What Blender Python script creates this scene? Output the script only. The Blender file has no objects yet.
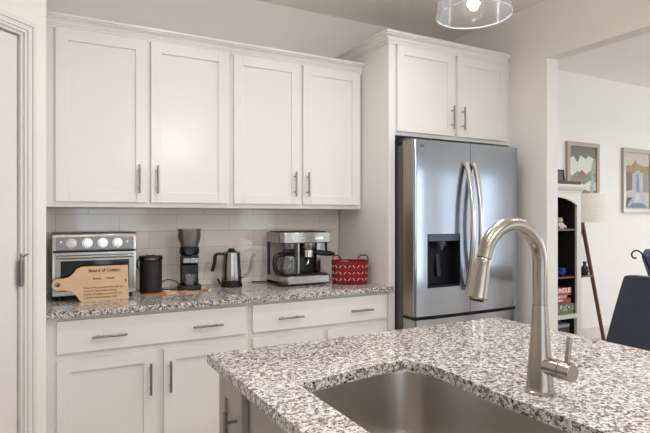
import bpy, bmesh, math, random
from mathutils import Vector, Matrix, Quaternion
PI = math.pi
random.seed(4)
sc = bpy.context.scene
C = sc.collection

# ---------------------------------------------------------------- camera
cam = bpy.data.objects.new('camera', bpy.data.cameras.new('camera'))
C.objects.link(cam); sc.camera = cam
cam.location = (-0.0223, -3.3266, 1.3477)
cam.rotation_euler = (PI/2, 0, -0.4977)
cam.data.sensor_width = 36.0
cam.data.lens = 523.75/650*36
cam.data.shift_y = 0.0008
cam.data.clip_start = 0.02

# ---------------------------------------------------------------- world + light + exposure
w = bpy.data.worlds.new('world'); sc.world = w; w.use_nodes = True
w.node_tree.nodes['Background'].inputs[0].default_value = (0.80, 0.88, 1.0, 1)
w.node_tree.nodes['Background'].inputs[1].default_value = 1.0
sc.view_settings.view_transform = 'Standard'
sc.view_settings.look = 'None'
sc.view_settings.gamma = 1.0
sc.view_settings.exposure = -0.14
sc.cycles.use_denoising = True
sc.cycles.max_bounces = 10
sc.cycles.diffuse_bounces = 6
sc.cycles.sample_clamp_indirect = 6.0

SOUTH = -6.6
W_POWER = 12.0
DOWN_POWER = 7.0
PENDANT_POWER = 20.0
def window_light(name, x0, x1, z0, z1, power, color=(0.74, 0.87, 1.0)):
    l = bpy.data.lights.new(name, 'AREA'); l.shape = 'RECTANGLE'
    l.size = x1-x0; l.size_y = z1-z0; l.energy = power; l.color = color
    o = bpy.data.objects.new(name, l); C.objects.link(o)
    o.location = ((x0+x1)/2, SOUTH-0.22, (z0+z1)/2); o.rotation_euler = (PI/2, 0, 0)   # shines to +y
    return o
WINS = [(-1.6, 0.1, 0.9, 2.3), (0.45, 1.75, 0.9, 2.3), (3.45, 4.15, 0.5, 2.3), (4.9, 6.0, 0.1, 2.3), (6.85, 7.45, 0.1, 2.3), (8.3, 9.3, 0.1, 2.3)]
for i, (a, b, c, d) in enumerate(WINS):
    window_light('daylight_and_fill', a, b, c, d, W_POWER*(b-a)*(d-c))
def east_fill_light(y0, y1, z0, z1, power):  # fill lamp behind the added east window, brightens the living room
    l = bpy.data.lights.new('daylight_and_fill', 'AREA'); l.shape = 'RECTANGLE'
    l.size = z1-z0; l.size_y = y1-y0; l.energy = power; l.color = (0.86, 0.93, 1.0)
    o = bpy.data.objects.new('daylight_and_fill', l); C.objects.link(o)
    o.location = (10.25, (y0+y1)/2, (z0+z1)/2); o.rotation_euler = (0, PI/2, 0)
EWIN = (-4.6, -2.2, 0.5, 2.3)
east_fill_light(*EWIN, 110)

# ---------------------------------------------------------------- materials
def lin(c):
    return tuple(((x/255)/12.92 if x/255 <= 0.04045 else ((x/255+0.055)/1.055)**2.4) for x in c)
def mat(name, rgb, rough=0.5, metal=0.0, bump=0.0, bscale=60, spec=0.5, vary=0.0, vscale=6, **kw):
    m = bpy.data.materials.new(name); m.use_nodes = True
    nt = m.node_tree; b = nt.nodes['Principled BSDF']
    col = lin(rgb)+(1,)
    b.inputs['Base Color'].default_value = col
    b.inputs['Roughness'].default_value = rough
    b.inputs['Metallic'].default_value = metal
    b.inputs['Specular IOR Level'].default_value = spec
    for k, v in kw.items(): b.inputs[k.replace('_', ' ')].default_value = v
    tc = nt.nodes.new('ShaderNodeTexCoord')
    n = nt.nodes.new('ShaderNodeTexNoise'); n.inputs['Scale'].default_value = vscale; n.inputs['Detail'].default_value = 4
    nt.links.new(tc.outputs['Object'], n.inputs['Vector'])
    mx = nt.nodes.new('ShaderNodeMix'); mx.data_type = 'RGBA'; mx.blend_type = 'MULTIPLY'
    mx.inputs['Factor'].default_value = vary if vary else 0.04
    mx.inputs['A'].default_value = col
    nt.links.new(n.outputs['Fac'], mx.inputs['B']); nt.links.new(mx.outputs['Result'], b.inputs['Base Color'])
    if bump:
        n2 = nt.nodes.new('ShaderNodeTexNoise'); n2.inputs['Scale'].default_value = bscale; n2.inputs['Detail'].default_value = 3
        nt.links.new(tc.outputs['Object'], n2.inputs['Vector'])
        bp = nt.nodes.new('ShaderNodeBump'); bp.inputs['Strength'].default_value = bump; bp.inputs['Distance'].default_value = 0.002
        nt.links.new(n2.outputs['Fac'], bp.inputs['Height']); nt.links.new(bp.outputs['Normal'], b.inputs['Normal'])
    return m
def brushed(name, rgb, rough, axis, strength=0.25, aniso=0.0, metal=1.0):
    """metal with fine streaks running along one local axis (0 x, 1 y, 2 z)"""
    m = bpy.data.materials.new(name); m.use_nodes = True
    nt = m.node_tree; b = nt.nodes['Principled BSDF']; N = nt.nodes; L = nt.links
    b.inputs['Metallic'].default_value = metal
    tc = N.new('ShaderNodeTexCoord'); mp = N.new('ShaderNodeMapping')
    s = [420, 420, 420]; s[axis] = 3
    mp.inputs['Scale'].default_value = s
    L.new(tc.outputs['Object'], mp.inputs['Vector'])
    n = N.new('ShaderNodeTexNoise'); n.inputs['Scale'].default_value = 1; n.inputs['Detail'].default_value = 2
    L.new(mp.outputs['Vector'], n.inputs['Vector'])
    r = N.new('ShaderNodeMapRange'); r.inputs['To Min'].default_value = rough-0.04; r.inputs['To Max'].default_value = rough+0.06
    L.new(n.outputs['Fac'], r.inputs['Value']); L.new(r.outputs['Result'], b.inputs['Roughness'])
    c = N.new('ShaderNodeMapRange'); c.inputs['To Min'].default_value = 1-strength; c.inputs['To Max'].default_value = 1+strength*0.4
    L.new(n.outputs['Fac'], c.inputs['Value'])
    mx = N.new('ShaderNodeVectorMath'); mx.operation = 'SCALE'; mx.inputs[0].default_value = lin(rgb)
    L.new(c.outputs['Result'], mx.inputs['Scale']); L.new(mx.outputs['Vector'], b.inputs['Base Color'])
    if aniso:
        b.inputs['Anisotropic'].default_value = aniso
        t = N.new('ShaderNodeTangent'); t.direction_type = 'RADIAL'; t.axis = 'Z'
        L.new(t.outputs['Tangent'], b.inputs['Tangent'])
    return m
def granite(name):
    m = bpy.data.materials.new(name); m.use_nodes = True
    nt = m.node_tree; b = nt.nodes['Principled BSDF']; N = nt.nodes; L = nt.links
    tc = N.new('ShaderNodeTexCoord')
    def noise(scale, detail, off, dist=0.0):
        mp = N.new('ShaderNodeMapping'); mp.inputs['Location'].default_value = off
        L.new(tc.outputs['Object'], mp.inputs['Vector'])
        n = N.new('ShaderNodeTexNoise'); n.inputs['Scale'].default_value = scale; n.inputs['Detail'].default_value = detail
        n.inputs['Roughness'].default_value = 0.62; n.inputs['Distortion'].default_value = dist
        L.new(mp.outputs['Vector'], n.inputs['Vector']); return n.outputs['Fac']
    def ramp(src, a, c):
        r = N.new('ShaderNodeMapRange'); r.inputs['From Min'].default_value = a; r.inputs['From Max'].default_value = c
        L.new(src, r.inputs['Value']); return r.outputs['Result']
    def mix(fac, a, bcol):
        x = N.new('ShaderNodeMix'); x.data_type = 'RGBA'; L.new(fac, x.inputs['Factor'])
        if isinstance(a, tuple): x.inputs['A'].default_value = a
        else: L.new(a, x.inputs['A'])
        if isinstance(bcol, tuple): x.inputs['B'].default_value = bcol
        else: L.new(bcol, x.inputs['B'])
        return x.outputs['Result']
    v = N.new('ShaderNodeTexVoronoi'); v.inputs['Scale'].default_value = 150
    L.new(tc.outputs['Object'], v.inputs['Vector'])
    sp = N.new('ShaderNodeSeparateColor'); L.new(v.outputs['Color'], sp.inputs['Color'])
    base = mix(ramp(sp.outputs['Red'], 0.2, 0.8), lin((222, 218, 212))+(1,), lin((182, 176, 170))+(1,))
    c1 = mix(ramp(noise(62, 4, (3, 1, 7), 0.4), 0.53, 0.57), base, lin((140, 128, 118))+(1,))
    c2 = mix(ramp(noise(95, 3, (9, 4, 2), 0.3), 0.545, 0.58), c1, lin((92, 86, 83))+(1,))
    c3 = mix(ramp(noise(120, 3, (1, 8, 5), 0.3), 0.59, 0.61), c2, lin((26, 25, 26))+(1,))
    c4 = mix(ramp(noise(75, 3, (6, 2, 9), 0.2), 0.61, 0.64), c3, lin((236, 233, 228))+(1,))
    L.new(c4, b.inputs['Base Color'])
    b.inputs['Roughness'].default_value = 0.06
    b.inputs['Specular IOR Level'].default_value = 0.6
    return m
def tile_mat(name):
    m = bpy.data.materials.new(name); m.use_nodes = True
    nt = m.node_tree; b = nt.nodes['Principled BSDF']; N = nt.nodes; L = nt.links
    tc = N.new('ShaderNodeTexCoord'); sp = N.new('ShaderNodeSeparateXYZ'); cb = N.new('ShaderNodeCombineXYZ')
    L.new(tc.outputs['Object'], sp.inputs[0]); L.new(sp.outputs['X'], cb.inputs['X']); L.new(sp.outputs['Z'], cb.inputs['Y'])
    mp = N.new('ShaderNodeMapping'); mp.inputs['Location'].default_value = (-0.052+0.337*1.5, -1.260+0.104*12, 0)
    L.new(cb.outputs[0], mp.inputs['Vector'])
    br = N.new('ShaderNodeTexBrick'); br.offset = 0.5; br.inputs['Scale'].default_value = 1
    br.inputs['Brick Width'].default_value = 0.337; br.inputs['Row Height'].default_value = 0.104
    br.inputs['Mortar Size'].default_value = 0.0014; br.inputs['Mortar Smooth'].default_value = 0.3
    br.inputs['Color1'].default_value = lin((238, 230, 219))+(1,); br.inputs['Color2'].default_value = lin((233, 225, 214))+(1,)
    br.inputs['Mortar'].default_value = lin((198, 189, 178))+(1,)
    L.new(mp.outputs[0], br.inputs['Vector']); L.new(br.outputs['Color'], b.inputs['Base Color'])
    n = N.new('ShaderNodeTexNoise'); n.inputs['Scale'].default_value = 9; n.inputs['Detail'].default_value = 1
    L.new(tc.outputs['Object'], n.inputs['Vector'])
    bp1 = N.new('ShaderNodeBump'); bp1.inputs['Strength'].default_value = 0.3; bp1.inputs['Distance'].default_value = 0.004
    L.new(n.outputs['Fac'], bp1.inputs['Height'])
    bp = N.new('ShaderNodeBump'); bp.invert = True; bp.inputs['Strength'].default_value = 0.6; bp.inputs['Distance'].default_value = 0.002
    L.new(br.outputs['Fac'], bp.inputs['Height']); L.new(bp1.outputs['Normal'], bp.inputs['Normal'])
    L.new(bp.outputs['Normal'], b.inputs['Normal'])
    b.inputs['Roughness'].default_value = 0.09
    return m
def wood(name, a, c, axis=0, rough=0.45, scale=1.0):
    m = bpy.data.materials.new(name); m.use_nodes = True
    nt = m.node_tree; b = nt.nodes['Principled BSDF']; N = nt.nodes; L = nt.links
    tc = N.new('ShaderNodeTexCoord'); mp = N.new('ShaderNodeMapping')
    s = [60*scale]*3; s[axis] = 5*scale; mp.inputs['Scale'].default_value = s
    L.new(tc.outputs['Object'], mp.inputs['Vector'])
    n = N.new('ShaderNodeTexNoise'); n.inputs['Scale'].default_value = 1; n.inputs['Detail'].default_value = 4
    n.inputs['Distortion'].default_value = 0.6
    L.new(mp.outputs[0], n.inputs['Vector'])
    x = N.new('ShaderNodeMix'); x.data_type = 'RGBA'; x.inputs['A'].default_value = lin(a)+(1,); x.inputs['B'].default_value = lin(c)+(1,)
    L.new(n.outputs['Fac'], x.inputs['Factor']); L.new(x.outputs['Result'], b.inputs['Base Color'])
    b.inputs['Roughness'].default_value = rough
    return m
def thin_glass(name, rgb=(250, 250, 250), tint=0.93, rough=0.02, body=0.05):
    m = bpy.data.materials.new(name); m.use_nodes = True; nt = m.node_tree; N = nt.nodes; L = nt.links
    out = N['Material Output']; N.remove(N['Principled BSDF'])
    tr = N.new('ShaderNodeBsdfTransparent'); tr.inputs[0].default_value = (tint, tint, tint, 1)
    gl = N.new('ShaderNodeBsdfGlossy'); gl.inputs['Roughness'].default_value = rough
    df = N.new('ShaderNodeBsdfDiffuse'); df.inputs[0].default_value = lin(rgb)+(1,)
    lw = N.new('ShaderNodeLayerWeight'); lw.inputs[0].default_value = 0.35
    tc = N.new('ShaderNodeTexCoord'); n = N.new('ShaderNodeTexNoise'); n.inputs['Scale'].default_value = 14
    L.new(tc.outputs['Object'], n.inputs['Vector'])
    bp = N.new('ShaderNodeBump'); bp.inputs['Strength'].default_value = 0.15; bp.inputs['Distance'].default_value = 0.01
    L.new(n.outputs['Fac'], bp.inputs['Height']); L.new(bp.outputs['Normal'], gl.inputs['Normal'])
    m1 = N.new('ShaderNodeMixShader'); L.new(lw.outputs['Fresnel'], m1.inputs[0]); L.new(tr.outputs[0], m1.inputs[1]); L.new(gl.outputs[0], m1.inputs[2])
    m2 = N.new('ShaderNodeMixShader'); m2.inputs[0].default_value = body; L.new(m1.outputs[0], m2.inputs[1]); L.new(df.outputs[0], m2.inputs[2])
    L.new(m2.outputs[0], out.inputs['Surface']); return m
def glass(name, rgb=(255, 255, 255), rough=0.0, ior=1.45):
    return mat(name, rgb, rough, vary=0.001, Transmission_Weight=1.0, IOR=ior)
def emit(name, rgb, strength):
    m = mat(name, rgb, 0.4); b = m.node_tree.nodes['Principled BSDF']
    b.inputs['Emission Color'].default_value = lin(rgb)+(1,); b.inputs['Emission Strength'].default_value = strength
    return m

M = dict(
    wall=mat('wall_paint', (235, 231, 224), 0.75, bump=0.15, bscale=250),
    farwall=mat('living_wall_paint', (243, 241, 238), 0.75, bump=0.15, bscale=250),
    ceil=mat('ceiling_paint', (240, 235, 228), 0.85, bump=0.3, bscale=180),
    farceil=mat('living_ceiling_paint', (245, 243, 240), 0.85),
    trim=mat('trim_paint', (226, 221, 215), 0.4),
    cab=mat('cabinet_paint', (231, 228, 223), 0.28, vary=0.02),
    cabin=mat('cabinet_inside', (120, 112, 104), 0.7),
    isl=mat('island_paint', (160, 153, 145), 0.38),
    gran=granite('granite'), tile=tile_mat('glazed_tile'),
    nickel=brushed('brushed_nickel', (150, 144, 137), 0.28, 2, 0.15),
    nickel_x=brushed('brushed_nickel_bar', (150, 144, 137), 0.28, 0, 0.15),
    faucet=mat('brushed_faucet_steel', (172, 164, 154), 0.27, metal=1.0, vary=0.05, vscale=30),
    sink=brushed('sink_steel', (188, 182, 173), 0.34, 1, 0.15),
    steel=brushed('appliance_steel', (164, 160, 154), 0.22, 0, 0.22),
    fridge=brushed('fridge_steel', (166, 171, 178), 0.13, 0, 0.08, 0.5),
    fside=brushed('fridge_side_steel', (158, 148, 136), 0.38, 2, 0.25),
    fbody=mat('fridge_body_grey', (84, 80, 74), 0.45, metal=0.3),
    panel=brushed('panel_steel', (122, 117, 112), 0.32, 0, 0.2), hsteel=mat('handle_steel', (206, 204, 202), 0.22, metal=1.0), chrome=mat('chrome', (215, 212, 208), 0.10, metal=1.0),
    black=mat('black_plastic', (11, 11, 12), 0.35), blackm=mat('matte_black', (22, 22, 23), 0.55),
    gap=mat('dark_gasket', (22, 22, 24), 0.7),
    dglass=mat('dark_oven_glass', (28, 25, 23), 0.06), paddle=mat('dispenser_grey', (96, 98, 102), 0.3, metal=0.6),
    recess=mat('dispenser_recess', (22, 23, 27), 0.45, spec=0.2), blank=mat('dispenser_panel', (58, 66, 80), 0.2),
    board=wood('maple_board', (216, 180, 142), (192, 152, 112), 0), burn=mat('burnt_lettering', (74, 40, 20), 0.7),
    glass=thin_glass('clear_glass', body=0.004), rim=thin_glass('glass_rim', tint=0.8, body=0.06), smoke=thin_glass('smoky_hopper', (176, 168, 160), 0.80, 0.05, 0.16),
    tglass=thin_glass('carafe_glass', tint=0.94, body=0.05),
    red=mat('red_felt', (124, 12, 25), 0.85, bump=0.5, bscale=400), cream=mat('cream_lining', (226, 208, 190), 0.8),
    cloth=mat('grey_cloth', (112, 108, 104), 0.9, bump=0.5, bscale=300),
    navy=mat('navy_velvet', (46, 56, 80), 0.8, vary=0.45, vscale=9, Sheen_Weight=0.5),
    walnut=wood('walnut_legs', (118, 74, 50), (84, 50, 34), 2),
    dwood=wood('dark_shelf_wood', (112, 70, 50), (80, 48, 34), 0),
    shade=mat('linen_shade', (252, 246, 232), 0.9, bump=0.9, bscale=220, vary=0.25, vscale=60),
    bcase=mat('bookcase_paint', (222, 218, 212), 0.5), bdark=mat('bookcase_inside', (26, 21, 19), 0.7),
    iron=mat('black_iron', (24, 23, 24), 0.5, metal=0.4), vase=mat('black_ceramic', (38, 38, 42), 0.2),
    white=mat('white_plastic', (235, 233, 230), 0.4),
    floor=wood('floor_planks', (204, 190, 172), (180, 164, 146), 1, 0.4, 0.15),
    pframe=wood('picture_frame_wood', (190, 172, 154), (160, 142, 126), 2), mirror_frame=mat('silver_frame', (176, 168, 156), 0.35, metal=0.4),
    mat_a=mat('terracotta', (196, 120, 84), 0.8), mat_b=mat('woven_mat', (202, 170, 132), 0.9, vary=0.9, vscale=45),
    bulb=emit('bulb_glow', (255, 232, 200), 25), can=emit('fill_lens', (255, 240, 220), 6),
    plate=mat('blue_pattern', (120, 142, 186), 0.6, vary=0.9, vscale=25),
)
def scraps():
    m = bpy.data.materials.new('patterned_mat'); m.use_nodes = True; nt = m.node_tree; b = nt.nodes['Principled BSDF']
    tc = nt.nodes.new('ShaderNodeTexCoord'); v = nt.nodes.new('ShaderNodeTexVoronoi'); v.inputs['Scale'].default_value = 26
    nt.links.new(tc.outputs['Object'], v.inputs['Vector'])
    sp = nt.nodes.new('ShaderNodeSeparateColor'); nt.links.new(v.outputs['Color'], sp.inputs['Color'])
    cr_ = nt.nodes.new('ShaderNodeValToRGB'); cr_.color_ramp.interpolation = 'CONSTANT'
    cols = [(0, (214, 190, 160)), (.28, (168, 84, 62)), (.45, (236, 226, 212)), (.65, (150, 120, 92)), (.82, (206, 148, 110))]
    el = cr_.color_ramp.elements
    while len(el) < len(cols): el.new(0.5)
    for e, (p, c) in zip(el, cols): e.position = p; e.color = lin(c)+(1,)
    nt.links.new(sp.outputs['Red'], cr_.inputs['Fac']); nt.links.new(cr_.outputs['Color'], b.inputs['Base Color']); b.inputs['Roughness'].default_value = .8
    return m
M['mat_c'] = scraps()
def colm(name, rgb, rough=0.6): 
    return mat(name, rgb, rough)

# ---------------------------------------------------------------- mesh helpers
def box(bm, c, s, rot=None, mi=0):
    """box centred on c with full sizes s"""
    vs = []
    R = rot or Matrix.Identity(3)
    for dx in (-.5, .5):
        for dy in (-.5, .5):
            for dz in (-.5, .5):
                vs.append(bm.verts.new(Vector(c) + R @ Vector((dx*s[0], dy*s[1], dz*s[2]))))
    for f in ((0, 1, 3, 2), (4, 6, 7, 5), (0, 4, 5, 1), (2, 3, 7, 6), (0, 2, 6, 4), (1, 5, 7, 3)):
        bm.faces.new([vs[i] for i in f]).material_index = mi
def bb(bm, x0, x1, y0, y1, z0, z1, mi=0):
    box(bm, ((x0+x1)/2, (y0+y1)/2, (z0+z1)/2), (x1-x0, y1-y0, z1-z0), None, mi)
def frame_of(d):
    d = Vector(d).normalized()
    a = Vector((0, 0, 1)) if abs(d.z) < 0.9 else Vector((1, 0, 0))
    u = d.cross(a).normalized(); return u, d.cross(u).normalized()
def tube(bm, pts, rad, n=16, cap=True, mi=0, flat=1.0):
    """a tube along pts; rad is a number or one per point"""
    pts = [Vector(p) for p in pts]
    rs = rad if isinstance(rad, (list, tuple)) else [rad]*len(pts)
    rings = []; u = None
    for i, p in enumerate(pts):
        d = (pts[min(i+1, len(pts)-1)] - pts[max(i-1, 0)]).normalized()
        if u is None: u, v = frame_of(d)
        else:
            u = (u - d*u.dot(d)).normalized(); v = d.cross(u).normalized()
        rings.append([bm.verts.new(p + (u*math.cos(2*PI*k/n)*flat + v*math.sin(2*PI*k/n))*rs[i]) for k in range(n)])
    for a, b in zip(rings, rings[1:]):
        for k in range(n):
            bm.faces.new((a[k], a[(k+1) % n], b[(k+1) % n], b[k])).material_index = mi
    if cap:
        bm.faces.new(list(reversed(rings[0]))).material_index = mi; bm.faces.new(rings[-1]).material_index = mi
def cyl(bm, a, b, r, r2=None, n=24, mi=0):
    tube(bm, [a, b], [r, r if r2 is None else r2], n, True, mi)
def lathe(bm, prof, c=(0, 0, 0), n=32, mi=0, sx=1.0, sy=1.0, closed=False):
    """prof: list of (r, z); r 0 closes"""
    rings = []
    for r, z in prof:
        if r <= 1e-6: rings.append([bm.verts.new((c[0], c[1], c[2]+z))])
        else: rings.append([bm.verts.new((c[0]+sx*r*math.cos(2*PI*k/n), c[1]+sy*r*math.sin(2*PI*k/n), c[2]+z)) for k in range(n)])
    pairs = list(zip(rings, rings[1:]))
    if closed: pairs.append((rings[-1], rings[0]))
    for a, b in pairs:
        for k in range(n):
            q = [a[k % len(a)], a[(k+1) % len(a)], b[(k+1) % len(b)], b[k % len(b)]]
            q2 = []
            for v in q:
                if v not in q2: q2.append(v)
            if len(q2) > 2: bm.faces.new(q2).material_index = mi
def prism(bm, poly, h0, h1, fn=None, mi=0):
    """extrude a 2D outline; fn maps (a, b, h) to a point (default a=x, b=y, h=z)"""
    fn = fn or (lambda a, b, h: (a, b, h))
    lo = [bm.verts.new(fn(a, b, h0)) for a, b in poly]; hi = [bm.verts.new(fn(a, b, h1)) for a, b in poly]
    bm.faces.new(lo).material_index = mi; bm.faces.new(list(reversed(hi))).material_index = mi
    n = len(poly)
    for k in range(n): bm.faces.new((lo[k], lo[(k+1) % n], hi[(k+1) % n], hi[k])).material_index = mi
def sweep(bm, path, prof):
    """profile (out, z) swept along an xy path with mitred corners; out is to the right of travel"""
    path = [Vector((p[0], p[1])) for p in path]; rings = []
    for i, p in enumerate(path):
        d0 = (p-path[i-1]).normalized() if i else None
        d1 = (path[i+1]-p).normalized() if i < len(path)-1 else None
        d0 = d0 or d1; d1 = d1 or d0
        n0 = Vector((d0.y, -d0.x)); n1 = Vector((d1.y, -d1.x))
        m = (n0+n1); m = m/m.dot(n0)
        rings.append([bm.verts.new((p.x+m.x*o, p.y+m.y*o, z)) for o, z in prof])
    k = len(prof)
    for a, b in zip(rings, rings[1:]):
        for j in range(k): bm.faces.new((a[j], a[(j+1) % k], b[(j+1) % k], b[j]))
    bm.faces.new(rings[0]); bm.faces.new(list(reversed(rings[-1])))
def obj(name, bm, m, parent=None, bevel=0.0, sharp=35, seg=2, subsurf=0, label=None):
    bmesh.ops.recalc_face_normals(bm, faces=bm.faces)
    for f in bm.faces: f.smooth = True
    for e in bm.edges:
        if len(e.link_faces) == 2 and e.calc_face_angle(0) > math.radians(sharp): e.smooth = False
    me = bpy.data.meshes.new(name); bm.to_mesh(me); bm.free()
    for x in (m if isinstance(m, (list, tuple)) else [m]): me.materials.append(x)
    o = bpy.data.objects.new(name, me); C.objects.link(o)
    if parent: o.parent = parent
    if bevel:
        md = o.modifiers.new('bevel', 'BEVEL'); md.width = bevel; md.segments = seg; md.limit_method = 'ANGLE'; md.angle_limit = math.radians(35)
        md.harden_normals = False
    if subsurf:
        md = o.modifiers.new('sub', 'SUBSURF'); md.levels = subsurf; md.render_levels = subsurf
    if label: o['label'] = label
    return o
def NB(): return bmesh.new()
def tag(o, label, cat, group=None, kind=None):
    o['label'] = label; o['category'] = cat
    if group: o['group'] = group
    if kind: o['kind'] = kind
    return o
def thing(name, label, cat, loc=(0, 0, 0), rz=0, group=None):
    o = bpy.data.objects.new(name, None); C.objects.link(o); o.empty_display_size = 0.05
    o.location = loc; o.rotation_euler = (0, 0, rz)
    return tag(o, label, cat, group)
def struct(name, bm, m, parent=None, bevel=0.0, label=None):
    o = obj(name, bm, m, parent, bevel)
    if not parent: o['kind'] = 'structure'
    if label: o['label'] = label
    return o
def mbox(name, x0, x1, y0, y1, z0, z1, m, parent=None, bevel=0.0, **k):
    bm = NB(); bb(bm, x0, x1, y0, y1, z0, z1); return obj(name, bm, m, parent, bevel, **k)
def text(name, s, size, loc, rot, m, parent, extrude=0.0003, align='CENTER', label=None, bold=0.0, sx=1.0):
    cu = bpy.data.curves.new(name, 'FONT'); cu.body = s; cu.size = size; cu.extrude = extrude; cu.offset = bold
    cu.align_x = align; cu.align_y = 'CENTER'; cu.materials.append(m); cu.resolution_u = 2
    tmp = bpy.data.objects.new(name, cu); C.objects.link(tmp)
    bpy.context.view_layer.update()
    me = bpy.data.meshes.new_from_object(tmp.evaluated_get(bpy.context.evaluated_depsgraph_get()))
    bpy.data.objects.remove(tmp); bpy.data.curves.remove(cu)
    o = bpy.data.objects.new(name, me); C.objects.link(o); o.parent = parent
    o.location = loc; o.rotation_euler = rot; o.scale = (sx, 1, 1)
    if label: o['label'] = label
    return o

# ================================================================ SETTING
KC, LC = 2.81, 2.90          # kitchen and living ceilings
XR0, XR1 = 2.975, 3.085      # wall to the right of the fridge
YJ = -0.94                   # its far jamb
FARY = 0.35
def wallbox(name, *a, m='wall', label=None):
    bm = NB(); bb(bm, *a); return struct(name, bm, M[m], label=label)
wallbox('floor', -3.2, 10.2, SOUTH-0.15, 0.5, -0.1, 0.0, m='floor')
wallbox('ceiling', -3.2, XR1, SOUTH, 0.12, KC, KC+0.25, m='ceil', label='taupe kitchen ceiling')
wallbox('ceiling', XR1, 10.2, SOUTH, FARY+0.1, LC, LC+0.16, m='farceil', label='pale ceiling over the living room')
wallbox('wall_back', 0.0, XR1, 0.0, 0.12, 0, KC)
wallbox('wall_far', XR1, 10.2, FARY, FARY+0.12, 0, LC, m='farwall', label='pale living room wall with the pictures')
bm = NB()
bb(bm, XR0, XR1, YJ, 0.0, 0, KC); bb(bm, XR0, XR1, -5.4, YJ, 2.42, KC); bb(bm, XR0, XR1, SOUTH, -5.4, 0, KC)
bb(bm, XR1-0.001, XR1, SOUTH, FARY, KC, LC)
bb(bm, XR0+0.02, XR1, 0.0, FARY, 0, KC)
struct('wall_right', bm, M['wall'], label='wall right of the fridge with the wide opening to the living room')
# south wall with window openings
bm = NB(); xs = [-3.2]+[v for a in WINS for v in a[:2]]+[10.2]
for i in range(0, len(xs), 2): bb(bm, xs[i], xs[i+1], SOUTH-0.15, SOUTH, 0, LC+0.1)
for a, b_, c, d in WINS:
    if c > 0: bb(bm, a, b_, SOUTH-0.15, SOUTH, 0, c)
    bb(bm, a, b_, SOUTH-0.15, SOUTH, d, LC+0.1)
struct('wall_south', bm, M['farwall'])
for i, (a, b_, c, d) in enumerate(WINS):
    bm = NB(); t = 0.05; y0, y1 = SOUTH-0.10, SOUTH-0.05
    bb(bm, a, a+t, y0, y1, c, d); bb(bm, b_-t, b_, y0, y1, c, d); bb(bm, a+t, b_-t, y0, y1, c, c+t); bb(bm, a+t, b_-t, y0, y1, d-t, d)
    bb(bm, (a+b_)/2-0.02, (a+b_)/2+0.02, y0, y1, c+t, d-t)
    if b_-a > 0.8: bb(bm, a+t, b_-t, y0+0.01, y1-0.01, (c+d)/2-0.015, (c+d)/2+0.015)
    struct('window_%d' % (i+1), bm, M['trim'])
# east wall with one unseen window, added to brighten the living room
bm = NB(); y0, y1, z0, z1 = EWIN
bb(bm, 10.05, 10.2, SOUTH, y0, 0, LC); bb(bm, 10.05, 10.2, y1, FARY+.12, 0, LC); bb(bm, 10.05, 10.2, y0, y1, 0, z0); bb(bm, 10.05, 10.2, y0, y1, z1, LC)
struct('wall_east', bm, M['farwall'])
bm = NB(); bb(bm, 10.10, 10.15, y0, y0+.05, z0, z1); bb(bm, 10.10, 10.15, y1-.05, y1, z0, z1); bb(bm, 10.10, 10.15, -3.43, -3.37, z0, z1)
bb(bm, 10.10, 10.15, y0, y1, z0, z0+.05); bb(bm, 10.10, 10.15, y0, y1, z1-.05, z1)
struct('window_7', bm, M['trim'])
wallbox('wall_west', -3.2, -3.1, SOUTH, -1.0, 0, KC)
# short return left of the cabinets and the 45 degree pantry wall
K = Vector((0, -0.703)); E_ = Vector((-0.70711, -0.70711)); NN = Vector((0.70711, -0.70711))
def pw(s, out, z):
    p = K + E_*s + NN*out; return (p.x, p.y, z)
def pbox(bm, s0, s1, o0, o1, z0, z1):
    vs = [bm.verts.new(pw(s, o, z)) for s in (s0, s1) for o in (o0, o1) for z in (z0, z1)]
    for f in ((0, 1, 3, 2), (4, 6, 7, 5), (0, 4, 5, 1), (2, 3, 7, 6), (0, 2, 6, 4), (1, 5, 7, 3)): bm.faces.new([vs[i] for i in f])
bm = NB()
prism(bm, [(0, 0.12), (0, -0.703), (-0.0849, -0.7879), (-0.12, -0.70), (-0.12, 0.12)], 0, KC)
struct('wall_left', bm, M['wall'])
DS0, DS1, DZ = 0.124, 0.90, 2.120     # door opening along the pantry wall
bm = NB()
pbox(bm, 0.12, DS0+0.0005, -0.12, 0, 0, DZ); pbox(bm, 0.12, 4.0, -0.12, 0, DZ, KC); pbox(bm, DS1, 4.0, -0.12, 0, 0, DZ)
struct('wall_pantry', bm, M['wall'])
bm = NB()   # door casing: stepped profile, both legs and head
cw = 0.056
for o, (i0, i1) in ((0.012, (0.0, cw)), (0.018, (0.012, cw-0.004)), (0.024, (0.032, cw-0.012))):
    pbox(bm, DS0-i1, DS0-i0, 0, o, 0, DZ+i1); pbox(bm, DS1+i0, DS1+i1, 0, o, 0, DZ+i1); pbox(bm, DS0-i0, DS1+i0, 0, o, DZ+i0, DZ+i1)
pbox(bm, DS0, DS0+0.012, -0.12, 0.002, 0, DZ); pbox(bm, DS1-0.012, DS1, -0.12, 0.002, 0, DZ); pbox(bm, DS0+.012, DS1-.012, -0.12, 0.002, DZ-0.012, DZ)
struct('trim_1', bm, M['trim'], label='stepped white casing round the pantry door')
bm = NB(); s0, s1 = DS0+0.017, DS1-0.017
pbox(bm, s0, s1, -0.045, -0.012, 0.01, DZ-0.018)
for z0_, z1_ in ((0.25, 0.95), (1.10, 1.95)):
    for a_, b_ in ((s0+.14, s0+.155), (s1-.155, s1-.14)): pbox(bm, a_, b_, -0.0121, -0.008, z0_, z1_)
    for q in (z0_, z1_-.015): pbox(bm, s0+.155, s1-.155, -0.0121, -0.008, q, q+.015)
door = struct('door_1', bm, M['trim'], label='white pantry door standing at an angle')
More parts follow.
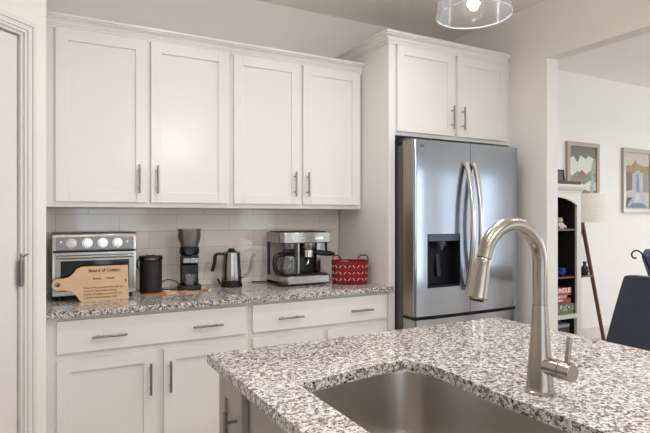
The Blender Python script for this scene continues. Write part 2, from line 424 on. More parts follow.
for z in (0.25, 1.12):
    bm = NB(); a = pw(DS0+0.014, 0.006, 0)
    cyl(bm, (a[0], a[1], z-0.062), (a[0], a[1], z+0.05), 0.007, n=12); cyl(bm, (a[0], a[1], z+0.05), (a[0], a[1], z+0.075), 0.004, n=8)
    pbox(bm, DS0+0.001, DS0+0.026, 0.0, 0.003, z-0.058, z+0.045)
    if z == 1.12:
        t = pw(DS0+0.0, 0.03, 0); tube(bm, [(a[0], a[1], z+.058), (t[0], t[1], z+.074)], 0.003, 8)
    obj('hinge', bm, M['nickel'], door, label='aged nickel hinge')
bm = NB(); bb(bm, 0.0, 1.889, -0.012, -0.0003, 0.9141, 1.3995)
struct('wall_backsplash', bm, M['tile'], label='glossy beige subway tile backsplash')
for nm, a in (('baseboard_far', (XR1, 10.0, FARY-0.015, FARY-0.0005, 0, 0.13)),):
    bm = NB(); bb(bm, *a); struct(nm, bm, M['trim'])

# unseen recessed downlights, added as fill light for both rooms
def downlight(x, y, z):
    t = thing('fill_downlight', 'round white downlight added for fill, recessed in the kitchen ceiling' if z < 2.85 else 'round white downlight added for fill, recessed in the living room ceiling', 'ceiling light', (x, y, z), 0, 'added recessed fill downlights, kitchen' if z < 2.85 else 'added recessed fill downlights, living room')
    bm = NB(); lathe(bm, [(0.085, 0), (0.085, -0.006), (0.065, -0.008), (0.060, -0.002), (0.060, 0)], closed=True); obj('trim_ring', bm, M['white'], t)
    bm = NB(); lathe(bm, [(0, -0.002), (0.0598, -0.002), (0.0598, -0.0005), (0, -0.0005)]); obj('lens', bm, M['can'], t)
    l = bpy.data.lights.new('fill_beam', 'AREA'); l.shape = 'DISK'; l.size = 0.11; l.energy = DOWN_POWER*(1 if z < 2.85 else 1.7); l.color = (1.0, 0.985, 0.97); l.spread = math.radians(150)
    o = bpy.data.objects.new('fill_beam', l); C.objects.link(o); o.parent = t; o.location = (0, 0, -0.012)
for x, y in ((0.75, -1.35), (1.75, -1.35), (0.3, -3.0), (2.5, -2.6), (0.2, -4.6), (1.8, -4.6)): downlight(x, y, KC)
for x, y in ((4.4, -1.2), (6.6, -1.2), (4.6, -3.6), (6.8, -3.6)): downlight(x, y, LC)

# ================================================================ CABINETS
def shaker(bm, x0, x1, z0, z1, yf, t=0.02, rail=0.058, rec=0.009):
    """a shaker door facing -y, front face at yf; the panel is set back by rec"""
    yb = yf+t
    bb(bm, x0, x0+rail, yf, yb, z0, z1); bb(bm, x1-rail, x1, yf, yb, z0, z1)
    bb(bm, x0+rail, x1-rail, yf, yb, z0, z0+rail); bb(bm, x0+rail, x1-rail, yf, yb, z1-rail, z1)
    bb(bm, x0+rail-.001, x1-rail+.001, yf+rec, yb-.001, z0+rail-.001, z1-rail+.001)
def bar_pull(parent, c, length, vertical, yf, m):
    bm = NB(); x, z = c; r = 0.006; h = length/2; yo = yf-0.032
    if vertical:
        cyl(bm, (x, yo, z-h), (x, yo, z+h), r, n=14)
        for s in (-1, 1): cyl(bm, (x, yf, z+s*h*0.62), (x, yo, z+s*h*0.62), 0.0042, n=10)
    else:
        cyl(bm, (x-h, yo, z), (x+h, yo, z), r, n=14)
        for s in (-1, 1): cyl(bm, (x+s*h*0.62, yf, z), (x+s*h*0.62, yo, z), 0.0042, n=10)
    return obj('handle', bm, m, parent, label='brushed nickel bar handle')
CROWN = [(0.0, -0.010), (0.006, -0.010), (0.008, -0.002), (0.006, 0.0), (0.010, 0.001), (0.010, 0.010), (0.015, 0.011), (0.018, 0.020), (0.027, 0.033), (0.037, 0.037), (0.037, 0.043), (0.046, 0.044), (0.046, 0.056), (0.0, 0.056)]
def upper(x0, x1, doors, handles, label, loc_label_left):
    t = thing('wall_cabinet', label, 'cabinet', (0, 0, 0))
    bm = NB(); zb, zt = 1.400, 2.372; yf = -0.315
    bb(bm, x0, x1, yf+.018, -0.0005, zb+0.012, zt-0.03)
    bb(bm, x0, x1, yf, yf+0.018, zb, zt-0.002)             # face frame drops below the box
    obj('body', bm, M['cab'], t, 0.0008)
    for (a, b_), hx in zip(doors, handles):
        bm = NB(); shaker(bm, a, b_, 1.4276, 2.314, -0.3355); d = obj('door', bm, M['cab'], t, 0.0012)
        bar_pull(d, (hx, 1.554), 0.155, True, -0.3355, M['nickel'])
    bm = NB(); sweep(bm, [(x0, yf), (x1+(.006 if x1 > 1 else 0), yf)], [(o, 2.325+z) for o, z in CROWN]); obj('crown_molding', bm, M['cab'], t)
    return t
upper(0.001, 0.9695, [(0.045, 0.491), (0.513, 0.951)], (0.448, 0.545), 'white two-door wall cabinet nearest the pantry door', 1)
upper(0.9705, 1.889, [(0.988, 1.423), (1.447, 1.869)], (1.383, 1.473), 'white two-door wall cabinet beside the tall refrigerator panel', 0)
def base(x0, x1, drawer, doors, pulls, hd, label):
    t = thing('base_cabinet', label, 'cabinet', (0, 0, 0))
    bm = NB(); yf = -0.61
    bb(bm, x0, x1, yf, -0.0005, 0.10, 0.8835); bb(bm, x0, x1, yf+0.07, -0.0005, 0.0005, 0.10); obj('body', bm, M['cab'], t, 0.0008)
    bm = NB(); bb(bm, drawer[0], drawer[1], -0.63, -0.61, 0.715, 0.866); d = obj('drawer', bm, M['cab'], t, 0.002)
    for px in pulls: bar_pull(d, (px, 0.784), 0.155, False, -0.63, M['nickel_x'])
    for (a, b_), hx in zip(doors, hd):
        bm = NB(); shaker(bm, a, b_, 0.125, 0.683, -0.6305); d = obj('door', bm, M['cab'], t, 0.0012)
        bar_pull(d, (hx, 0.55), 0.155, True, -0.6305, M['nickel'])
base(0.001, 0.9755, (0.044, 0.956), [(0.044, 0.484), (0.523, 0.956)], (0.267, 0.742), (0.455, 0.551), 'white base cabinet with wide drawer under the toaster oven')
base(0.9765, 1.8955, (0.996, 1.888), [(0.996, 1.425), (1.462, 1.888)], (1.214, 1.685), (1.395, 1.492), 'white base cabinet with wide drawer under the espresso machine')
# worktop wraps over the stile of the tall panel
bm = NB(); prism(bm, [(0.0005, -0.0005), (0.0005, -0.655), (1.925, -0.655), (1.925, -0.6335), (1.8955, -0.6335), (1.8955, -0.0005)], 0.884, 0.914)
tag(obj('granite_worktop', bm, M['gran'], None, 0.003), 'speckled grey granite worktop along the tiled backsplash', 'countertop')
# tall panel and the cabinet over the refrigerator
t = thing('refrigerator_cabinet', 'white cabinet with crown above the refrigerator and its tall side panel', 'cabinet', (0, 0, 0))
mbox('side_panel', 1.896, 1.944, -0.632, -0.0005, 0.0005, 2.47, M['cab'], t, 0.0008)
ob = mbox('body', 1.944, 2.974, -0.62, -0.0005, 1.868, 2.47, M['cab'], t, 0.0008)
for (a, b_), hx in zip(((1.958, 2.431), (2.462, 2.923)), (2.402, 2.497)):
    bm = NB(); shaker(bm, a, b_, 1.892, 2.438, -0.6405); d = obj('door', bm, M['cab'], t, 0.0012)
    bar_pull(d, (hx, 2.012), 0.155, True, -0.6405, M['nickel'])
bm = NB(); sweep(bm, [(1.896, -0.002), (1.896, -0.632), (2.928, -0.632)], [(o, 2.450+z) for o, z in CROWN]); obj('crown_molding', bm, M['cab'], t)

# ================================================================ REFRIGERATOR
FX0, FX1, FY = 1.957, 2.850, -0.822
t = thing('refrigerator', 'stainless steel french door refrigerator with a water dispenser', 'refrigerator', ((FX0+FX1)/2, -0.45, 0))
W2 = (FX1-FX0)/2; yo = -(-0.45)
mbox('body', -W2, W2, -0.690+yo, -0.05+yo, 0.02, 1.795, M['fbody'], t, 0.004)
def door_outline(x0, x1, yb, yf, round_left, round_right):
    pts = [(x1, yb), (x0, yb)]
    n = 8; R = 0.02
    def fr(x): return yf + 0.010*(x/W2)**2            # a gentle crown over the whole width
    if round_left: pts += [(x0, fr(x0)+R)] + [(x0+R-R*math.cos(a*PI/2/n), fr(x0)+R-R*math.sin(a*PI/2/n)) for a in range(1, n+1)]
    else: pts += [(x0, fr(x0))]
    for k in range(1, 14):
        x = x0+R + (x1-x0-2*R)*k/14; pts.append((x, fr(x)))
    if round_right: pts += [(x1-R+R*math.sin(a*PI/2/n), fr(x1)+R-R*math.cos(a*PI/2/n)) for a in range(0, n)] + [(x1, fr(x1)+R)]
    else: pts += [(x1, fr(x1))]
    return pts
zb, zt = 0.742, 1.818; xs_ = -0.006+ (2.405-(FX0+FX1)/2)
yfl = FY+yo; ybk = -0.700+yo
# left door, with the dispenser opening cut through its skin as four slabs
LD = door_outline(-W2, xs_-0.0012, ybk, yfl, True, False)
dx0, dx1, dz0, dz1 = 2.054-(FX0+FX1)/2, 2.313-(FX0+FX1)/2, 0.912, 1.243
bm = NB()
def clip(poly, xa, xb):
    """cut a fridge door outline between two x values"""
    out = []
    n = len(poly)
    def inside(p, x, s): return (p[0]-x)*s >= -1e-9
    for x, s in ((xa, 1), (xb, -1)):
        res = []
        for i in range(len(poly)):
            p, q = poly[i], poly[(i+1) % len(poly)]
            ip, iq = inside(p, x, s), inside(q, x, s)
            if ip: res.append(p)
            if ip != iq:
                tt = (x-p[0])/(q[0]-p[0]); res.append((x, p[1]+(q[1]-p[1])*tt))
        poly = res
    cl = []
    for p in poly:
        if not cl or (abs(p[0]-cl[-1][0])+abs(p[1]-cl[-1][1])) > 1e-6: cl.append(p)
    if (abs(cl[0][0]-cl[-1][0])+abs(cl[0][1]-cl[-1][1])) < 1e-6: cl.pop()
    return cl
prism(bm, clip(LD, -9, dx0), zb, zt); prism(bm, clip(LD, dx1, 9), zb, zt)
mid = clip(LD, dx0, dx1); prism(bm, mid, zb, dz0); prism(bm, mid, dz1, zt)
bmesh.ops.remove_doubles(bm, verts=bm.verts, dist=1e-5)
ld = obj('door', bm, M['fridge'], t, 0, sharp=30, label='left refrigerator door with the dispenser')
bm = NB(); prism(bm, door_outline(xs_+0.0012, W2, ybk, yfl, False, True), zb, zt)
rd = obj('door', bm, M['fridge'], t, 0, sharp=30)
bm = NB(); prism(bm, door_outline(-W2, W2, ybk, yfl-0.004, True, True), 0.06, 0.722); fz = obj('freezer_drawer', bm, M['fridge'], t, 0, sharp=30)
mbox('gasket', xs_-.001, xs_+.001, yfl+.006, -0.69+yo, zb+.002, zt-.002, M['gap'], t)
mbox('gasket', -W2+.004, W2-.004, -0.79+yo, -0.69+yo, 0.7225, 0.7415, M['gap'], t)
for s in (-1, 1):
    bm = NB(); bb(bm, s*(W2-.075)-.055, s*(W2-.075)+.055, -0.74+yo, -0.62+yo, 1.819, 1.838); bb(bm, s*(W2-.075)-.05, s*(W2-.075)+.05, -0.66+yo, -0.50+yo, 1.796, 1.838)
    obj('hinge_cover', bm, M['paddle'], t, 0.004)
# door side skins: the brown-grey brushed flanks
mbox('door_flank', -W2-0.0012, -W2+0.0001, ybk, yfl+0.03, zb, zt, M['fside'], ld)
def fhandle(parent, x, z0, z1, lean):
    bm = NB(); pts = []; rs = []
    for k in range(25):
        f = k/24; z = z0+(z1-z0)*f
        y = yfl - 0.012 - 0.062*math.sin(PI*min(max(f, 0.0), 1.0))**0.75
        pts.append((x+lean*math.sin(PI*f), y, z)); rs.append(0.0165)
    tube(bm, pts, rs, 14)
    for z in (z0+.008, z1-.008): cyl(bm, (x, yfl+0.006, z), (x, yfl-0.02, z), 0.013, n=14)
    return obj('handle', bm, M['hsteel'], parent, sharp=50, label='bowed steel door handle')
fhandle(ld, 2.352-(FX0+FX1)/2, 0.885, 1.69, 0.0); fhandle(rd, 2.419-(FX0+FX1)/2, 0.885, 1.69, 0.0)
bm = NB(); pts = []
for k in range(25):
    f = k/24; pts.append((-0.36+0.72*f, yfl-0.016-0.05*math.sin(PI*f)**.75, 0.62))
tube(bm, pts, 0.0135, 14)
for x in (-.35, .35): cyl(bm, (x, yfl+.006, .62), (x, yfl-.02, .62), .013, n=14)
obj('handle', bm, M['nickel'], fz, label='bowed steel drawer handle')
# dispenser
bm = NB(); e = 0.0012
bb(bm, dx0+e, dx1-e, yfl+0.085, yfl+0.095, dz0+e, dz1-e)
bb(bm, dx0+e, dx0+.006, yfl+0.004, yfl+.085, dz0+e, dz1-e); bb(bm, dx1-.006, dx1-e, yfl+0.004, yfl+.085, dz0+e, dz1-e)
bb(bm, dx0+.006, dx1-.006, yfl+0.004, yfl+.085, dz0+e, dz0+.012)
dp = obj('dispenser', bm, M['recess'], ld, label='dark recessed ice and water dispenser')
mbox('control_panel', dx0+.006, dx1-.006, yfl+0.003, yfl+.084, dz1-.045, dz1-e, M['blank'], ld, 0.001)
bm = NB(); bm_c = (dx0+dx1)/2 + .01
cyl(bm, (bm_c, yfl+.045, dz1-.046), (bm_c, yfl+.045, dz1-.075), .030, .026); cyl(bm, (bm_c, yfl+.045, dz1-.075), (bm_c, yfl+.045, dz1-.10), .016, .012)
obj('spout', bm, M['paddle'], ld)
bm = NB(); box(bm, (bm_c, yfl+.072, dz0+.13), (.03, .006, .14), Matrix.Rotation(-.12, 3, 'X')); obj('paddle', bm, M['black'], ld, .002)
text('badge', 'LG', 0.022, (2.015-(FX0+FX1)/2, yfl+0.0062, 1.782), (PI/2, 0, 0), M['paddle'], ld, 0.0006)

# ================================================================ ISLAND
IX0, IX1, IY = 0.442, 1.712, -1.688
CUT = [(0.566, -2.110), (0.576, -2.096), (0.64, -2.085), (0.74, -2.068), (0.84, -2.052), (0.887, -2.048), (0.925, -2.056), (0.955, -2.080), (0.973, -2.115), (0.980, -2.16), (0.982, -2.21),
       (0.976, -2.28), (0.971, -2.35), (0.971, -2.45), (0.974, -2.55), (0.976, -2.68), (0.974, -2.76), (0.955, -2.82), (0.91, -2.85), (0.84, -2.86), (0.66, -2.84), (0.60, -2.83), (0.570, -2.80), (0.560, -2.5), (0.562, -2.3)]
def smooth_closed(p, n=4):
    out = []; L = len(p)
    for i in range(L):
        a, b_, c, d = [Vector(p[(i+k-1) % L]) for k in range(4)]
        for k in range(n):
            u = k/n
            q = 0.5*((2*b_)+(-a+c)*u+(2*a-5*b_+4*c-d)*u*u+(-a+3*b_-3*c+d)*u**3); out.append((q.x, q.y))
    return out
CUTS = smooth_closed(CUT)
IY1 = -4.1
bm = NB()
outer = [(IX0, IY), (IX1, IY), (IX1, IY1), (IX0, IY1)]
ov = [bm.verts.new((x, y, 0.914)) for x, y in outer]; iv = [bm.verts.new((x, y, 0.914)) for x, y in CUTS]
es = [bm.edges.new((ov[i], ov[(i+1) % 4])) for i in range(4)]+[bm.edges.new((iv[i], iv[(i+1) % len(iv)])) for i in range(len(iv))]
bmesh.ops.triangle_fill(bm, use_beauty=True, use_dissolve=False, edges=es)
top_faces = list(bm.faces)
ret = bmesh.ops.extrude_face_region(bm, geom=top_faces)
for v in ret['geom']:
    if isinstance(v, bmesh.types.BMVert): v.co.z = 0.884
tag(obj('granite_countertop', bm, M['gran'], None, 0.0035), 'speckled granite countertop of the kitchen island with sink cutout', 'countertop')
# sink bowl
bm = NB(); cx, cy = 0.775, -2.45
rings = []
def ring(scale_out, z):
    r = []
    for i, (x, y) in enumerate(CUTS):
        a, b_ = Vector(CUTS[i-1]), Vector(CUTS[(i+1) % len(CUTS)]); d = (b_-a).normalized(); n = Vector((-d.y, d.x))
        if n.dot(Vector((x-cx, y-cy))) < 0: n = -n
        r.append(bm.verts.new((x+n.x*scale_out, y+n.y*scale_out, z)))
    return r
for so, z in ((0.025, 0.8835), (0.004, 0.8835), (0.003, 0.878), (-0.004, 0.72), (-0.012, 0.69), (-0.03, 0.672)): rings.append(ring(so, z))
for a, b_ in zip(rings, rings[1:]):
    for k in range(len(a)): bm.faces.new((a[k], a[(k+1) % len(a)], b_[(k+1) % len(a)], b_[k]))
c0 = bm.verts.new((cx, cy, 0.668))
for k in range(len(a)): bm.faces.new((rings[-1][k], rings[-1][(k+1) % len(a)], c0))
sk = obj('sink', bm, M['sink'], None, 0, sharp=50)
md = sk.modifiers.new('solid', 'SOLIDIFY'); md.thickness = 0.0015; md.offset = -1
tag(sk, 'brushed stainless undermount sink set into the island countertop', 'sink')
bm = NB(); lathe(bm, [(0.0, 0.6695), (0.02, 0.6695), (0.024, 0.673), (0.045, 0.675), (0.052, 0.6715), (0.052, 0.6695), (0.02, 0.6685)], (cx, cy, 0)); obj('drain', bm, M['chrome'], sk)
# island cabinets
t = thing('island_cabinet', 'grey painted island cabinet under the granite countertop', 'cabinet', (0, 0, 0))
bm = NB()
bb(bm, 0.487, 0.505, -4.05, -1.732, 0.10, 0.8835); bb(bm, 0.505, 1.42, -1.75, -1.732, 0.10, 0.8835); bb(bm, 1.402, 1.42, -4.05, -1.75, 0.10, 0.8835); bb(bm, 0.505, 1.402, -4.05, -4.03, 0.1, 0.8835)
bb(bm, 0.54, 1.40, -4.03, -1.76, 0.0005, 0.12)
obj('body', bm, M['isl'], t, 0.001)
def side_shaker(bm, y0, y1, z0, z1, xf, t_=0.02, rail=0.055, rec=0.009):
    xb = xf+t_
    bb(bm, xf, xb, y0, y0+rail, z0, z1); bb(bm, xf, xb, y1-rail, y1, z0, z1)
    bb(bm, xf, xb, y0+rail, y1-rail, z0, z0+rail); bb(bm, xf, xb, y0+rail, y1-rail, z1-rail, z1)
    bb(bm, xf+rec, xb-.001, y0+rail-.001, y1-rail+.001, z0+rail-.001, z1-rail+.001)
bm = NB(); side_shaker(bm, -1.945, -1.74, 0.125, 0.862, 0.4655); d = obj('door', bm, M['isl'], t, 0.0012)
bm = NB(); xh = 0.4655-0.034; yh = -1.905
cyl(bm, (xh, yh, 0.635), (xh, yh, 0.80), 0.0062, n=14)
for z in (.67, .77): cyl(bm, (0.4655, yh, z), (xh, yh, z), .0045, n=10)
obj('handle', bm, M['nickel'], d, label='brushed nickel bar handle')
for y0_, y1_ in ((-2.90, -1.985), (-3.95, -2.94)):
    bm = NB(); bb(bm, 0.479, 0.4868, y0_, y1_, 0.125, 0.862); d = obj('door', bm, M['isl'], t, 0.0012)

# faucet
t = thing('kitchen_faucet', 'brushed nickel pull-down gooseneck faucet standing beside the island sink', 'faucet', (1.066, -2.44, 0.9142))
bm = NB(); lathe(bm, [(0, 0), (0.036, 0), (0.036, 0.006), (0.0335, 0.008), (0.0300, 0.05), (0.0250, 0.11), (0.0205, 0.17), (0.0180, 0.217), (0, 0.217)]); obj('base', bm, M['faucet'], t)
pts = [(0, 0, 0.2175), (0, 0, 0.24), (0, 0, 0.27), (0, 0, 0.30), (0, 0, 0.32)]
R = 0.096
for k in range(1, 25):
    a = math.radians(166)*k/24; pts.append((-R+R*math.cos(a), 0, 0.32+R*math.sin(a)))
d = (Vector(pts[-1])-Vector(pts[-2])).normalized(); pts.append(tuple(Vector(pts[-1])+d*0.004))
bm = NB(); tube(bm, pts, 0.0172, 20); obj('neck', bm, M['faucet'], t, sharp=60)
e0 = Vector(pts[-1]); hd = Vector((-0.24, 0, -1)).normalized()
bm = NB(); tube(bm, [e0+hd*0.001, e0+hd*0.004, e0+hd*0.02, e0+hd*0.07, e0+hd*0.092, e0+hd*0.096], [0.0165, 0.0180, 0.0185, 0.0235, 0.0250, 0.0215], 24); sh = obj('spray_head', bm, M['faucet'], t, sharp=40)
bm = NB(); tube(bm, [e0+hd*0.0961, e0+hd*0.101], [0.0165, 0.015], 20); obj('nozzle', bm, M['black'], sh)
bm = NB(); side = e0+hd*0.055+Vector((0.021, 0, -0.003)); tube(bm, [side-hd*0.022, side+hd*0.022], 0.004, 10); obj('button', bm, M['black'], sh)
bm = NB(); tube(bm, [(0, -0.012, 0.070), (0, -0.022, 0.070), (0, -0.045, 0.070), (0, -0.060, 0.070)], [0.021, 0.0215, 0.0215, 0.0215], 24); obj('valve', bm, M['faucet'], t, 0.0012)
bm = NB(); tube(bm, [(0, -0.0615, 0.070), (0, -0.092, 0.070)], 0.0215, 24); hb = obj('lever_cap', bm, M['faucet'], t, 0.0015)
bm = NB(); cyl(bm, (0, -0.076, 0.088), (0.004, -0.080, 0.152), 0.0062, n=14); obj('lever', bm, M['faucet'], hb, .001)

# pendants over the island
def pendant(x, y, zb, label):
    t = thing('pendant_light', label, 'pendant light', (x, y, KC)); zs = zb-KC
    bm = NB(); lathe(bm, [(0.106, zs+0.003), (0.097, zs+0.19), (0.090, zs+0.205), (0.03, zs+0.215)], n=64); obj('glass_shade', bm, M['glass'], t, label='clear glass drum shade')
    bm = NB(); rr_ = []
    for k in range(64):
        rr_.append((0.106*math.cos(2*PI*k/64), 0.106*math.sin(2*PI*k/64), zs+.0015))
    tube(bm, rr_+[rr_[0]], .0018, 8, cap=False); obj('shade_rim', bm, M['rim'], t)
    bm = NB(); cyl(bm, (0, 0, zs+0.216), (0, 0, zs+0.26), 0.029, 0.024); cyl(bm, (0, 0, zs+.140), (0, 0, zs+.216), .02); obj('socket', bm, M['nickel'], t)
    bm = NB(); cyl(bm, (0, 0, zs+.26), (0, 0, -0.02), .0045, n=10); obj('stem', bm, M['nickel'], t)
    bm = NB(); lathe(bm, [(0, -0.024), (.055, -0.022), (.06, -.015), (.06, -.0005), (0, -.0005)]); obj('canopy', bm, M['nickel'], t)
    bm = NB(); lathe(bm, [(0, 0.040), (.014, .043), (.026, .058), (.031, .076), (.028, .095), (.016, .120), (.013, .1395)], (0, 0, zs)); bu = obj('bulb', bm, M['glass'], t, label='clear glass bulb')
    bm = NB(); cyl(bm, (0, 0, zs+.107), (0, 0, zs+.139), .004, n=10); obj('filament_stem', bm, M['bulb'], bu)
    l = bpy.data.lights.new('bulb_light', 'POINT'); l.energy = PENDANT_POWER; l.color = (1.0, 0.975, 0.95); l.shadow_soft_size = 0.015
    o = bpy.data.objects.new('bulb_light', l); C.objects.link(o); o.parent = t; o.location = (0, 0, zs+.090)
pendant(1.08, -2.2, 1.93, 'clear glass pendant light hanging over the island')
pendant(1.08, -3.5, 1.93, 'unseen second glass pendant added for uplight over the near end of the island')  # added out of view to throw light on the ceiling and upper walls

# ================================================================ THINGS ON THE BACK WORKTOP
ZC = 0.9143
# toaster oven
t = thing('toaster_oven', 'stainless steel toaster oven with four knobs at the left end of the worktop', 'toaster oven', (0.235, -0.17, ZC))
bm = NB(); prism(bm, [(-.135, .022), (.14, .022), (.14, .351), (-.118, .351), (-.130, .345), (-.136, .330)], -.207, .207, lambda a, b_, h: (h, a, b_)); obj('body', bm, M['steel'], t, .004)
bm = NB(); prism(bm, [(-.1362, .262), (-.1362, .328), (-.1425, .326), (-.1460, .262)], -.185, .190, lambda a, b_, h: (h, a, b_)); cp = obj('control_panel', bm, M['panel'], t, .0015)
for kx, bar in ((-.117, 0), (-.041, .9), (.034, 1.57), (.107, 0)):
    bm = NB(); c = Vector((kx, -.146, .296))
    tube(bm, [c, c+Vector((0, -.004, 0))], .0265, 28); tube(bm, [c+Vector((0, -.004, 0)), c+Vector((0, -.018, 0))], [.0225, .0205], 28)
    box(bm, c+Vector((0, -.020, 0)), (.007, .006, .040), Matrix.Rotation(bar, 3, 'Y')); obj('knob', bm, M['chrome'], t, .001)
mbox('marking', -.168, -.160, -.1478, -.1445, .300, .308, M['white'], cp)
mbox('marking', .153, .162, -.1478, -.1445, .297, .306, M['white'], cp)
mbox('gap_strip', -.200, .200, -.1372, -.134, .248, .259, M['gap'], t)
bm = NB()
y0_, y1_ = -.146, -.1365
bb(bm, -.192, .192, y0_, y1_, .205, .246); bb(bm, -.192, .192, y0_, y1_, .034, .050); bb(bm, -.192, -.166, y0_, y1_, .050, .205); bb(bm, .166, .192, y0_, y1_, .050, .205)
dr = obj('door', bm, M['steel'], t, .001)
mbox('glass', -.166, .166, -.143, -.138, .050, .205, M['dglass'], dr)
bm = NB()
for z in (.09, .095, .15): cyl(bm, (-.15, -.1455, z), (.15, -.1455, z), .0012, n=6)
bm.free()
bm = NB(); cyl(bm, (-.185, -.176, .226), (.185, -.176, .226), .0085)
for s in (-1, 1): cyl(bm, (s*.165, -.146, .226), (s*.165, -.176, .226), .006, n=12)
obj('handle', bm, M['steel'], dr, label='steel bar handle')
for x in (-.17, .17):
    for y in (-.11, .11):
        bm = NB(); cyl(bm, (x, y, 0), (x, y, .0222), .016, .018, n=16); obj('foot', bm, M['black'], t)

# cutting board leaning on the oven
tilt = math.atan(0.038/0.176)
t = thing('cutting_board', 'wooden paddle cutting board with burnt lettering leaning on the toaster oven', 'cutting board', (0.275, -0.395, ZC))
t.rotation_euler = (-tilt*0.8, 0, 0)
ol = [(.114, 0), (.114, .181), (-.112, .181), (-.135, .170), (-.150, .148), (-.170, .131), (-.195, .125)]
for k in range(1, 12):
    a = PI/2 + PI*k/12; ol.append((-.218+.031*math.cos(a)*1.0, .094+.031*math.sin(a)))
ol += [(-.190, .064), (-.160, .055), (-.138, .035), (-.122, .008), (-.114, 0)]
hole = [(-.222+.0115*math.cos(2*PI*k/16), .094+.0115*math.sin(2*PI*k/16)) for k in range(16)]
bm = NB()
v1 = [bm.verts.new((a, 0, b_)) for a, b_ in ol]; v2 = [bm.verts.new((a, 0, b_)) for a, b_ in hole]
es = [bm.edges.new((v1[i], v1[(i+1) % len(v1)])) for i in range(len(v1))]+[bm.edges.new((v2[i], v2[(i+1) % 16])) for i in range(16)]
bmesh.ops.triangle_fill(bm, use_beauty=True, use_dissolve=False, edges=es)
ret = bmesh.ops.extrude_face_region(bm, geom=list(bm.faces))
for v in ret['geom']:
    if isinstance(v, bmesh.types.BMVert): v.co.y += 0.015
obj('board', bm, M['board'], t, .0015)
fr_ = (PI/2, 0, 0)
text('lettering', 'Board of Cutting', 0.0225, (-0.002, -.0004, .157), fr_, M['burn'], t, bold=.0007, label='burnt title lettering', sx=1.0)
text('lettering', 'Bonnie', 0.013, (-.040, -.0004, .116), fr_, M['burn'], t, bold=.0004)
text('lettering', 'Dennis', 0.013, (.026, -.0004, .116), fr_, M['burn'], t, bold=.0004)
for i, s in enumerate(('Know all ye by presence the table set', 'in the Inn unpretentious dining,', 'Partake of Delights by and with one', 'to enjoy evening Dining in Style')):
    text('lettering', s, 0.0125, (-.104, -.0004, .070-.0165*i), fr_, M['burn'], t, align='LEFT', bold=.0002)
bm = NB(); lathe(bm, [(0, 0), (.006, 0), (.006, .0006), (0, .0006)], n=16); o = obj('mark', bm, M['burn'], t); o.rotation_euler = (PI/2, 0, 0); o.location = (.100, -.0001, .100); o.scale = (.6, 1.3, 1)

# coaster, mat
bm = NB(); bb(bm, .485, .60, -.345, -.13, ZC, ZC+.004); tag(obj('terracotta_trivet', bm, M['mat_a'], None, .001), 'flat terracotta coloured trivet under the black canister', 'trivet')
bm = NB(); prism(bm, [(.603, -.325), (.66, -.345), (.76, -.335), (.86, -.29), (.88, -.23), (.85, -.13), (.70, -.10), (.603, -.12)], ZC, ZC+.006); tag(obj('woven_mat', bm, M['mat_c'], None), 'tan patterned mat under the coffee grinder', 'mat')
# black canister
t = thing('canister', 'round matte black lidded canister between toaster oven and coffee grinder', 'canister', (0.532, -.22, ZC+.0042), -.16)
bm = NB(); lathe(bm, [(0, 0), (.057, 0), (.061, .004), (.061, .178), (.058, .182), (0, .182)]); obj('body', bm, M['blackm'], t)
bm = NB(); lathe(bm, [(0, .1822), (.062, .1822), (.065, .186), (.065, .204), (.061, .208), (.050, .209), (.046, .204), (0, .204)]); ld_ = obj('lid', bm, M['black'], t)
bm = NB(); tube(bm, [(-.03, 0, .207), (-.024, 0, .214), (.024, 0, .214), (.03, 0, .207)], .005, 10); obj('lid_handle', bm, M['chrome'], ld_)
bm = NB(); tube(bm, [(-.0655, -.004, .19), (-.074, -.004, .175), (-.072, -.004, .140), (-.0625, -.004, .135)], .004, 8); obj('clasp', bm, M['black'], t)
bm = NB()
for a0 in (-26, -16, -5, 6, 17):
    a = math.radians(a0-90); box(bm, (.0652*math.cos(a), .0652*math.sin(a), .193), (.009, .0012, .0055), Matrix.Rotation(a+PI/2, 3, 'Z'))
obj('marking', bm, M['nickel'], ld_)
# coffee grinder
t = thing('coffee_grinder', 'black electric coffee grinder with a smoky clear bean hopper', 'coffee grinder', (0.757, -.20, ZC+.0062), -.24)
bm = NB(); prism(bm, smooth_closed([(-.055, -.075), (.055, -.075), (.066, -.04), (.062, .06), (.0, .07), (-.062, .06), (-.066, -.04)]), 0, .026); obj('base', bm, M['black'], t, .004)
bm = NB(); bb(bm, -.053, .053, -.005, .058, .026, .150); bb(bm, -.053, .053, -.052, .058, .150, .205); obj('body', bm, M['black'], t, .010)
mbox('front_panel', -.034, .052, -.0555, -.0515, .158, .186, M['steel'], t, .001, label='silver control plate')
bm = NB(); bb(bm, .004, .006, -.0565, -.0553, .160, .184); bb(bm, .026, .028, -.0565, -.0553, .160, .184); obj('button_groove', bm, M['gap'], t)
bm = NB(); lathe(bm, [(0, .2052), (.052, .2052), (.058, .215), (.058, .232), (.054, .252), (0, .252)], n=32); obj('burr_collar', bm, M['black'], t)
bm = NB(); c = Vector((0, -.05, .228)); tube(bm, [c, c+Vector((0, -.014, 0))], [.026, .023], 24); obj('dial', bm, M['black'], t)
bm = NB(); lathe(bm, [(.050, .2525), (.056, .275), (.066, .30), (.067, .352), (.0645, .352), (.0635, .302), (.0535, .277), (.0475, .2525)], closed=True); hp = obj('bean_hopper', bm, M['smoke'], t, label='smoky translucent hopper')
bm = NB(); lathe(bm, [(0, .3522), (.068, .3522), (.068, .357), (0, .358)]); obj('hopper_lid', bm, M['smoke'], hp)
bm = NB(); lathe(bm, [(0, .028), (.028, .028), (.041, .085), (.041, .092), (.0385, .092), (.0385, .085), (.026, .031), (0, .031)], (0, -.045+.0, 0)); gc = obj('grounds_cup', bm, M['tglass'], t, label='clear grounds cup')
gc.location = (0.002, -.004, -.0015)
